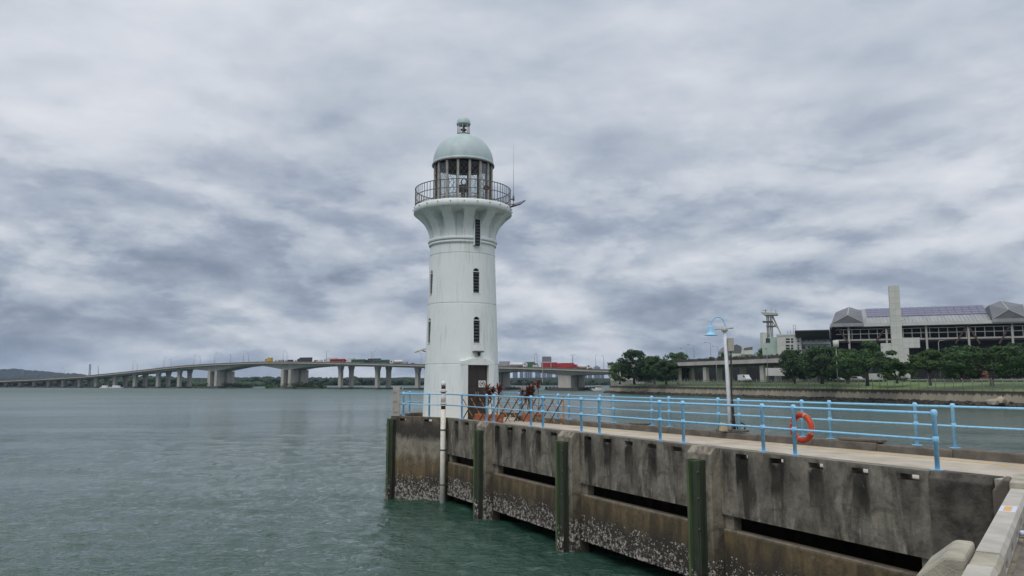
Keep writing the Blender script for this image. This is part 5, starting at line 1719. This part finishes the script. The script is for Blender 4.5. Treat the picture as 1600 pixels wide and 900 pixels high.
# white panelled tower in front of the hall
TA = at(1398, 570, 248)
wt = empty('panelled_tower', 'tall slim white tower clad in square panels before the hall', 'tower', (TA.x, TA.y, 0), hrot)
def tx(px, py): return on_plane(px, py, (TA.x, TA.y), (hu.x, hu.y))
xl, xr = tx(1391.5, 500)[0], tx(1408.5, 500)[0]
zt_ = tx(1398, 446)[1]
MB().box(xl + .05, xr - .05, .05, 3.0, 1.5, zt_ - .05).build('core', M['bld_grey'], wt)
MB().box(xl, xl + .02, 0, 3.05, 1.5, zt_).build('side_face', M['bld_white'], wt)
nr_ = 16; ph_ = (zt_ - 1.5) / nr_
pw = (xr - xl) / 2
pmesh = MB().box(.02, pw - .02, -.08, .04, .02, ph_ - .02).mesh('panel'); pmesh.materials.append(M['bld_white'])
for r_ in range(nr_):
    for c_ in range(2):
        link('panel', pmesh, wt, loc=(xl + c_ * pw, 0, 1.5 + r_ * ph_))
bx1 = tx(1437, 530)[0]; bzt = tx(1420, 527.5)[1]; bzb = tx(1420, 543.5)[1]
MB().box(xr + .05, bx1 - .05, .05, 5, bzb, bzt - .05).build('annex_core', M['bld_grey'], wt)
na_ = 3; pw2 = (bx1 - xr) / na_; ph2 = (bzt - bzb) / 2
pmesh2 = MB().box(.02, pw2 - .02, -.08, .04, .02, ph2 - .02).mesh('panel'); pmesh2.materials.append(M['bld_white'])
for r_ in range(2):
    for c_ in range(na_):
        link('panel', pmesh2, wt, loc=(xr + c_ * pw2, 0, bzb + r_ * ph2))
MB().box(xr, xr + pw2, 0, 3, 1.5, bzb).build('foot', M['bld_white'], wt)
MB().box(xl - 3.2, xl, 0.4, 4, 1.5, tx(1390, 536)[1]).build('low_block', M['bld_white'], wt)
MB().bar((xr, -.4, tx(1409, 502)[1]), (xr + 1.2, -.4, tx(1414, 499)[1]), .25).build('bracket', M['steel_light'], wt)

# ------------------------------------------------------------------ long bridge
PLAN = [(130, 418), (60, 453), (36, 468), (-59.5, 523), (-119, 562), (-180, 596), (-245, 628), (-310, 652), (-380, 673), (-460, 692), (-560, 708), (-700, 720)]
def catmull(P, m=12):
    res = []
    for i in range(len(P) - 1):
        p0, p1, p2, p3 = P[max(0, i - 1)], P[i], P[i + 1], P[min(len(P) - 1, i + 2)]
        for k in range(m):
            t = k / m
            res.append(tuple(0.5 * ((2 * b) + (-a + c) * t + (2 * a - 5 * b + 4 * c - d) * t * t + (-a + 3 * b - 3 * c + d) * t ** 3) for a, b, c, d in zip(p0, p1, p2, p3)))
    res.append(P[-1])
    return res
CURVE = [Vector((x, y, 0)) for x, y in catmull(PLAN)]
TOPY = [(-170, 599.5), (-60, 597), (0, 595), (75, 591.5), (150, 587), (215, 580.5), (275, 573.7), (310, 570.5), (350, 568), (400, 565.8), (425, 565), (480, 564.8), (531, 565.5), (600, 567), (659, 568.5), (720, 570), (783, 571.5), (870, 574), (953, 577), (1100, 582)]
THK = [(-170, 4.0), (215, 4.8), (276, 5.5), (300, 5.0), (330, 9), (346, 12), (365, 9), (385, 6), (402, 5), (420, 6), (440, 9.5), (460, 13.5), (482, 9.5), (505, 7), (525, 6.2), (600, 5.8), (659, 6.0), (750, 7), (776, 11.5), (800, 8.5), (822, 7.2), (850, 8.5), (875, 10.5), (893, 12), (915, 10), (953, 7.5), (1100, 7)]
def lerp(tab, x):
    return float(np.interp(x, [a for a, _ in tab], [b for _, b in tab]))
def proj(P):
    p = Vector(P) - Vector((0, 0, EYE))
    f = p.y * cT + p.z * sT; u_ = -p.y * sT + p.z * cT
    return 800 + F * p.x / f, 450 - F * u_ / f
BW = 12.0
STN = []
for i, p in enumerate(CURVE):
    a = CURVE[max(0, i - 1)]; b = CURVE[min(len(CURVE) - 1, i + 1)]
    tng = (b - a).normalized()
    nrm = Vector((-tng.y, tng.x, 0))           # pointing to the camera side?
    if nrm.dot(-p) < 0: nrm = -nrm
    px, _ = proj((p.x, p.y, 10))
    q = p + nrm * BW                            # near edge of the deck
    zt_ = at(px, lerp(TOPY, px), p.y - 8).z
    th_ = lerp(THK, px) * p.y / F
    STN.append((px, p, tng, nrm, zt_, th_))
def station(px):
    xs = [s[0] for s in STN]
    order = np.argsort(xs)
    xs2 = np.array(xs)[order]
    k = int(np.clip(np.searchsorted(xs2, px), 1, len(xs2) - 1))
    A_, B_ = STN[order[k - 1]], STN[order[k]]
    f = (px - A_[0]) / (B_[0] - A_[0])
    return (A_[1].lerp(B_[1], f), A_[2].lerp(B_[2], f).normalized(), A_[3].lerp(B_[3], f).normalized(), A_[4] + (B_[4] - A_[4]) * f, A_[5] + (B_[5] - A_[5]) * f)

bridge = empty('road_bridge', 'long concrete road bridge with haunched main spans crossing the strait', 'bridge')
def sweep(name, mat, sec):
    """sec(zt, th) -> list of (offset to camera side, z)"""
    b = MB(); m_ = None
    vs = []; fs = []
    for (px, p, tng, nrm, zt_, th_) in STN:
        s = sec(zt_, th_)
        m_ = len(s)
        for o_, z_ in s:
            vs.append(p + nrm * o_ + Vector((0, 0, z_)))
    for i in range(len(STN) - 1):
        for k in range(m_):
            k2 = (k + 1) % m_
            fs.append((i * m_ + k, i * m_ + k2, (i + 1) * m_ + k2, (i + 1) * m_ + k))
    b.add(vs, fs)
    return b.build(name, mat, bridge, fix=True)
sweep('deck', M['asphalt'], lambda z, t: [(BW, z - 1.0), (-BW, z - 1.0), (-BW, z - 1.45), (BW, z - 1.45)])
sweep('fascia', M['bridge'], lambda z, t: [(BW, z - .99), (BW + .15, z - .99), (BW + .15, z - 1.5), (BW, z - 1.5)])
for s in (-1, 1):
    sweep('parapet', M['bridge_dark'], lambda z, t, s=s: [(s * (BW + .05), z - .98), (s * (BW + .05), z), (s * (BW - .25), z), (s * (BW - .25), z - .98)])
for s in (-1, 1):
    sweep('girder', M['bridge'], lambda z, t, s=s: [(s * 9.6, z - 1.46), (s * 1.2, z - 1.46), (s * 2.4, z - max(1.9, t)), (s * 8.2, z - max(1.9, t))])

def bridge_pier(px, kind):
    p, tng, nrm, zt_, th_ = station(px)
    pr = empty('pier', None, None); pr.parent = bridge
    pr.location = (p.x, p.y, 0); pr.rotation_euler = (0, 0, math.atan2(tng.y, tng.x))
    zb = zt_ - max(1.9, th_)
    # local x along the bridge, y across
    for s in (-1, 1):
        if kind == 'twin':
            wx, wy = 1.25, 1.35
            prof_ = [(-wx, WATER), (wx, WATER), (wx, zb - 3.2), (wx * 1.75, zb), (-wx * 1.75, zb), (-wx, zb - 3.2)]
            MB().extr(prof_, lambda q, y: (q[0], y, q[1]), s * 5.5 - wy, s * 5.5 + wy).build('column', M['bridge'], pr, fix=True)
        elif kind == 'wall':
            for xx in (-3.6, 3.6):
                MB().box(xx - 1.3, xx + 1.3, s * 5.5 - 4.0, s * 5.5 + 4.0, WATER, zb + .2).build('column', M['bridge'], pr)
        else:
            MB().box(-4.2, 4.2, s * 5.5 - 4.3, s * 5.5 + 4.3, WATER, zb + .2).build('column', M['bridge'], pr)
    hw = 6.5 if kind == 'twin' else 10
    MB().box(-hw, hw, -12.5, 12.5, WATER - 1.5, WATER + (1.0 if kind == 'twin' else 1.6)).build('footing', M['footing'], pr)
for px in (-150, -118, -86, -56, -30, -6, 20, 42, 64, 86, 109, 134, 160, 189, 220, 256, 289, 541, 599, 661, 718):
    bridge_pier(px, 'twin')
for px in (346, 461):
    bridge_pier(px, 'wall')
for px in (776, 893):
    bridge_pier(px, 'solid')
# abutment at the bank
p, tng, nrm, zt_, th_ = station(975)
ab = MB().box(-16, 4, -12, 12, WATER, zt_ - 1.5).build('abutment', M['bridge'], bridge, loc=(p.x, p.y, 0), rotz=math.atan2(-tng.y, -tng.x) + math.pi)

# lamps on the bridge
lamps = [20, 52, 84, 112, 138, 170, 198, 224, 251, 272, 296, 319, 343, 352, 371, 397, 431, 459, 493, 527, 563, 601, 641, 792, 826, 849, 882, 909, 928, 943]
for k, px in enumerate(lamps):
    p, tng, nrm, zt_, th_ = station(px)
    side = 1 if k % 2 else -1
    q = p + nrm * side * (BW - .5)
    t = empty('bridge_lamp', f'thin lamp post on the bridge, {ORD[k]} one from the left', 'lamp post', (q.x, q.y, zt_ - 1.0), math.atan2(nrm.y, nrm.x), 'lamp posts on the bridge')
    MB().tube([(0, 0, 0), (0, 0, 8.6), (-side * .4, 0, 9.0), (-side * 1.8, 0, 9.1)], .1, 5, radii=[.16, .10, .08, .07]).build('pole', M['steel_light'], t)
    MB().box(-side * 1.8 - .4, -side * 1.8 + .4, -.15, .15, 9.0, 9.2).build('lamp_head', M['steel'], t)

# queue of traffic on the bridge (left to right)
TRAF = [(433, 'lorry', C_Y, 6, 'yellow box lorry at the head of the bridge queue'), (443, 'van', C_W, 0, 'white van right behind the yellow lorry on the bridge'),
        (452, 'van', C_S, 0, 'silver van second behind the yellow lorry on the bridge'), (459, 'van', C_W, 0, 'white van over the wide bridge pier'),
        (466, 'van', C_D, 0, 'dark van over the wide bridge pier'), (474, 'van', C_W, 0, 'white van ahead of the dark lorry on the bridge'), (489, 'lorry', C_D, 13, 'long dark flatbed lorry on the bridge'),
        (504, 'van', C_O, 0, 'orange van behind the dark lorry on the bridge'), (512, 'van', C_W, 0, 'white van between orange van and white lorry'), (526, 'lorry', C_W, 11, 'white box lorry ahead of the red bus'),
        (541, 'bus', C_R, 13, 'red coach over the twin bridge columns'), (557, 'lorry', C_W, 8, 'white short lorry behind the red coach'), (574, 'bus', C_G, 12, 'green bus nearest the red coach'),
        (593, 'lorry', C_D, 13, 'dark lorry between the two green buses'), (611, 'bus', C_G, 12, 'green bus nearest the lighthouse left side'), (630, 'tanker', C_W, 10, 'white tanker left of the lighthouse'),
        (645, 'van', C_S, 0, 'silver van behind the white tanker'), (654, 'car', C_D, 0, 'dark car just left of the lighthouse'),
        (787, 'van', C_T, 0, 'tan van just right of the lighthouse'), (799, 'lorry', C_S, 9, 'silver lorry right of the lighthouse'), (821, 'tanker', C_W, 12, 'long white tanker right of the lighthouse'),
        (839, 'lorry', C_G, 8, 'green container lorry ahead of the red lorries'), (850, 'van', C_W, 0, 'white van between green and red lorries'), (869, 'lorry', C_R, 12.5, 'front red lorry under the road sign'),
        (898, 'lorry', C_R, 12, 'rear red lorry past the road sign'), (921, 'tanker', C_W, 9, 'short white tanker near the bank end of the bridge'), (935, 'car', C_D, 0, 'dark car last before the bank trees')]
for k, (px, kind, colr, L_, lab) in enumerate(TRAF):
    p, tng, nrm, zt_, th_ = station(px)
    lane = 6.5 if k % 2 else 9.0
    q = p + nrm * lane
    dirv = tng if px < 700 else -tng
    simple_vehicle((q.x, q.y, zt_ - 1.0), math.atan2(dirv.y, dirv.x), kind, colr, lab, 'traffic on the bridge', L_ or None)
p, tng, nrm, zt_, th_ = station(869)
q = p + nrm * (BW + .5)
t = empty('road_sign', 'grey overhead road sign on a post at the bridge edge', 'road sign', (q.x, q.y, zt_ - 3), math.atan2(nrm.y, nrm.x) + math.pi / 2)
MB().box(-3.0, -2.7, -.15, .15, -6, 9.2).build('post', M['steel_light'], t)
MB().box(2.7, 3.0, -.15, .15, 2, 9.2).build('post', M['steel_light'], t)
MB().box(-3.0, 3.0, -.35, -.2, 6.2, 9.4).build('panel', plain('sign_back', (.20, .20, .22), None, .6), t)
# slim mast left
mp = at(141, 569, 760)
t = empty('radio_mast', 'slim grey mast behind the left end of the bridge', 'mast', (mp.x, mp.y, WATER))
for s in (-.7, .7):
    MB().bar((s, 0, 0), (s * .8, 0, mp.z - WATER), .45).build('leg', M['steel'], t)
for k in range(9):
    MB().bar((-.7, 0, 2 + 2 * k), (.7, 0, 2 + 2 * k), .2).build('rung', M['steel'], t)

# ------------------------------------------------------------------ islets, far woods, hill
def islet(px0, px1, y, name, label, hgt, seed):
    rg = random.Random(seed)
    a, b2 = at(px0, 607, y), at(px1, 607, y)
    t = empty(name, label, 'islet', ((a.x + b2.x) / 2, y, WATER))
    w = b2.x - a.x
    ms = MB(); N_ = 24
    ring0 = [(w * .5 * math.cos(2 * math.pi * k / N_) * rg.uniform(.9, 1.05), 8 * math.sin(2 * math.pi * k / N_), -1.0) for k in range(N_)]
    ring1 = [(x * .93, yy * .85, 0.9) for x, yy, z in ring0]
    ms.add(ring0 + ring1, [(k, (k + 1) % N_, N_ + (k + 1) % N_, N_ + k) for k in range(N_)] + [tuple(range(N_, 2 * N_))]).build('shore', M['footing'], t)
    cl = []
    for k in range(int(w * 1.6)):
        x = rg.uniform(-.46, .46) * w
        e = max(.15, 1 - (abs(x) / (w * .5)) ** 2)
        cl.append(((x, rg.uniform(-5, 5), .8 + hgt * e * rg.uniform(.1, .75)), rg.uniform(.9, 2.0)))
    bsh = MB(); leaf_cloud(bsh, rg, cl, 34, 1.0, .8)
    bsh.build('scrub', M['leaf_b'], t, kind='stuff')
islet(412, 512, 583, 'islet', 'low islet with green scrub round the central bridge pier', 4.6, 2)
islet(298, 398, 622, 'islet', 'low scrubby islet round the left bridge pier', 4.4, 3)

def wood(name, label, pts, tops, depth, seed, dens=1.0, size=5.0, mat='leaf_far'):
    """far wood read as one mass: pts plan polyline, tops (px, py) outline"""
    rg = random.Random(seed)
    b = MB()
    for i in range(len(pts) - 1):
        a, c = Vector(pts[i] + (0,)), Vector(pts[i + 1] + (0,))
        L = (c - a).length
        for j in range(int(L * dens)):
            p = a + (c - a) * rg.random()
            dp = rg.random()
            p.y += dp * depth
            px, _ = proj((p.x, p.y, 5))
            ztop = at(px, lerp(tops, px) + rg.uniform(-.7, 1.5), p.y).z
            z = WATER + (ztop - WATER) * (rg.random() ** .6 if dp < .35 else rg.uniform(.7, 1.0))
            s = size * rg.uniform(.6, 1.2)
            z = max(WATER + s * .3, z - s * .55)
            sx_ = rg.uniform(.8, 1.3)
            b.add([p + Vector((v.x * s * sx_ * rg.uniform(.8, 1.2), v.y * s, z + v.z * s * .7 * rg.uniform(.8, 1.25))) for v in ICOV], ICOF)
    # base strip so no gap shows at the shore
    b.build(name, M[mat], label=label, cat='woods', kind='stuff')
wood('far_wood', 'dark mangrove belt behind the bridge, left of the lighthouse', [(-560, 830), (-430, 880), (-300, 930), (-160, 960), (40, 980), (180, 990)],
     [(0, 596), (100, 594), (150, 592), (200, 588), (250, 587), (300, 592), (370, 590), (420, 588.5), (470, 590), (560, 590), (650, 592), (700, 590), (782, 591.5), (830, 592), (930, 593), (1000, 593)], 50, 4, 2.6, 5.5)
wood('far_wood', 'nearer mangrove clump under the left bridge spans', [(-420, 760), (-340, 770), (-262, 790)], [(60, 599), (120, 597), (180, 592), (230, 589), (262, 588), (300, 594), (310, 600)], 30, 6, 3.2, 4.5)
# low mud bank under the woods
b = MB()
for (x0, y0), (x1, y1) in zip([(-760, 800), (-430, 872), (-160, 950)], [(-430, 872), (-160, 950), (260, 985)]):
    b.add([(x0, y0, WATER + .35), (x1, y1, WATER + .35), (x1, y1 + 400, WATER + 1.2), (x0, y0 + 400, WATER + 1.2), (x0, y0, WATER - 1), (x1, y1, WATER - 1)], [(0, 1, 2, 3), (4, 5, 1, 0)])
b.build('far_shore', M['land'], kind='structure', fix=True)
# forested hill far left
hb_ = MB()
NX, NY = 150, 26
vs = []
rgn = random.Random(3)
for j in range(NY):
    for i in range(NX):
        px = -330 + 560 * i / (NX - 1)
        y = 2500 + 700 * j / (NY - 1)
        top = lerp([(-330, 584), (-200, 579), (-60, 577.5), (0, 578), (30, 578), (60, 580), (90, 582.5), (120, 585), (150, 591), (200, 598), (230, 602)], px)
        zt_ = at(px, top, y).z
        prof_ = math.sin(math.pi * min(1, (j + .3) / (NY * .62)) * .5)
        p = at(px, 600, y)
        nz = mnoise.noise(Vector((p.x * .012, p.y * .012, 1.3))) * 9 + mnoise.noise(Vector((p.x * .05, p.y * .05, 4.3))) * 6 + rgn.uniform(-2.2, 2.2)
        vs.append((p.x, y, WATER - .5 + max(0, (zt_ - WATER - 3) * prof_ + nz * prof_)))
fs = [(j * NX + i, j * NX + i + 1, (j + 1) * NX + i + 1, (j + 1) * NX + i) for j in range(NY - 1) for i in range(NX - 1)]
hb_.add(vs, fs).build('hill', M['hill'], kind='structure')
# low far coast closing the horizon
b = MB()
for x0 in range(-3600, 3600, 40):
    zt_ = 11 + 5 * mnoise.noise(Vector((x0 * .004, 0, 0))) + 3 * mnoise.noise(Vector((x0 * .03, 5, 0)))
    zt2 = 11 + 5 * mnoise.noise(Vector(((x0 + 40) * .004, 0, 0))) + 3 * mnoise.noise(Vector(((x0 + 40) * .03, 5, 0)))
    b.add([(x0, 2300, WATER - 1), (x0 + 40, 2300, WATER - 1), (x0 + 40, 2330, zt2), (x0, 2330, zt_), (x0 + 40, 2600, zt2), (x0, 2600, zt_)], [(0, 1, 2, 3), (3, 2, 4, 5)])
b.build('far_coast', M['hill'], kind='structure')

# city towers beyond
CITY = [(801, 809, 577), (812, 818, 579), (819, 832, 571), (836, 845, 574), (847, 853, 569.5), (854, 863, 572), (868, 876, 573), (877, 886, 572), (888, 893, 578), (911, 917, 576), (919, 925, 574), (928, 938, 573), (939, 944, 579), (690, 700, 575), (740, 752, 574), (790, 797, 580)]
CW = ['broad', 'narrow', 'widest', 'stout', 'slim tall', 'square', 'grey twin', 'pale twin', 'small', 'low', 'tall', 'broad right-hand', 'last small', '', '', 'first small']
nvis = 0
for k, (p0, p1, pt) in enumerate(CITY):
    if 664 < (p0 + p1) / 2 < 780:
        continue
    y = 3300 + (k * 137) % 420
    a, b2 = at(p0, pt, y), at(p1, pt, y)
    w = b2.x - a.x
    t = empty('tower_block', f'{CW[k]} hazy tower block on the skyline, {ORD[nvis]} from the lighthouse' if k != 15 else 'hazy tower block on the skyline right against the lighthouse', 'tower block', ((a.x + b2.x) / 2, y, WATER), 0, 'skyline towers under the bridge')
    nvis += 1
    Ht = a.z - WATER
    MB().box(-w / 2, w / 2, 0, 22, 0, Ht).build('body', M['city'], t)
    for q in range(1, 4):
        xx = -w / 2 + w * q / 4
        MB().box(xx - w * .05, xx + w * .05, -.6, 0, 8, Ht - 4).build('window_strip', M['glass'], t)
    MB().box(-w * .2, w * .2, 4, 16, Ht, Ht + 5).build('roof_house', M['city'], t)

# floating booms and small craft near the right pier
def pontoon(px0, px1, py, label, n_):
    a, b2 = onz(px0, py, WATER), onz(px1, py, WATER)
    t = empty('floating_boom', label, 'boom', ((a.x + b2.x) / 2, a.y, WATER))
    w = b2.x - a.x
    MB().box(-w / 2, w / 2, -1, 1, -.3, .7).build('float', M['footing'], t)
    for k in range(n_):
        x = -w / 2 + w * (k + .5) / n_
        MB().box(x - w / n_ * .3, x + w / n_ * .3, -1.2, 1.2, .7, 2.0).build('fender_block', M['rust'], t, bevel=.1)
pontoon(785, 806, 608.5, 'dark floating boom right beside the lighthouse', 4)
pontoon(851, 874, 609, 'dark floating boom left of the broad bridge pier', 4)
pontoon(905, 930, 610, 'dark floating boom right of the broad bridge pier', 5)
bp_ = onz(934, 610.5, WATER)
t = empty('patrol_boat', 'small white boat moored off the bank tip', 'boat', bp_, R(200))
MB().extr([(-4, .9), (-3.6, -.3), (3.2, -.3), (5, 1.3)], lambda p, y: (p[0], y, p[1]), -1.3, 1.3).build('hull', M['sign_white'], t, fix=True)
MB().box(-2, 1.2, -1, 1, 1.0, 2.9).build('cabin', M['sign_white'], t, bevel=.1)
MB().box(-1.9, 1.22, -1.01, 1.01, 1.9, 2.5).build('window', M['glass'], t)
for k, (px, w) in enumerate(((164, 5.5), (182, 8))):
    p = onz(px, 606.2, WATER)
    t = empty('moored_barge', ['small white barge under the left bridge spans', 'longer pale blue barge under the left bridge spans'][k], 'barge', p)
    MB().box(-w * .6, w * .6, -2, 2, -.3, .8).build('hull', [M['sign_white'], M['sticker_blue']][k], t)
    MB().box(-w * .35, w * .3, -1.5, 1.5, .8, 2.0).build('cabin', M['sign_white'], t)

# ------------------------------------------------------------------ hazy air
hz = MB().box(-3800, 3800, -200, 4300, WATER - 8, 140)
m = bpy.data.materials.new('haze'); m.use_nodes = True
T = NT(m.node_tree)
o_ = T.n('ShaderNodeOutputMaterial')
v_ = T.n('ShaderNodeVolumePrincipled', ins={'Density': 0.00007, 'Color': (0.55, 0.72, 1.0, 1), 'Anisotropy': 0.2})
T.l(v_.outputs[0], o_.inputs['Volume'])
hz.build('haze', m, kind='stuff', label='pale blue sea haze filling the air', cat='haze')
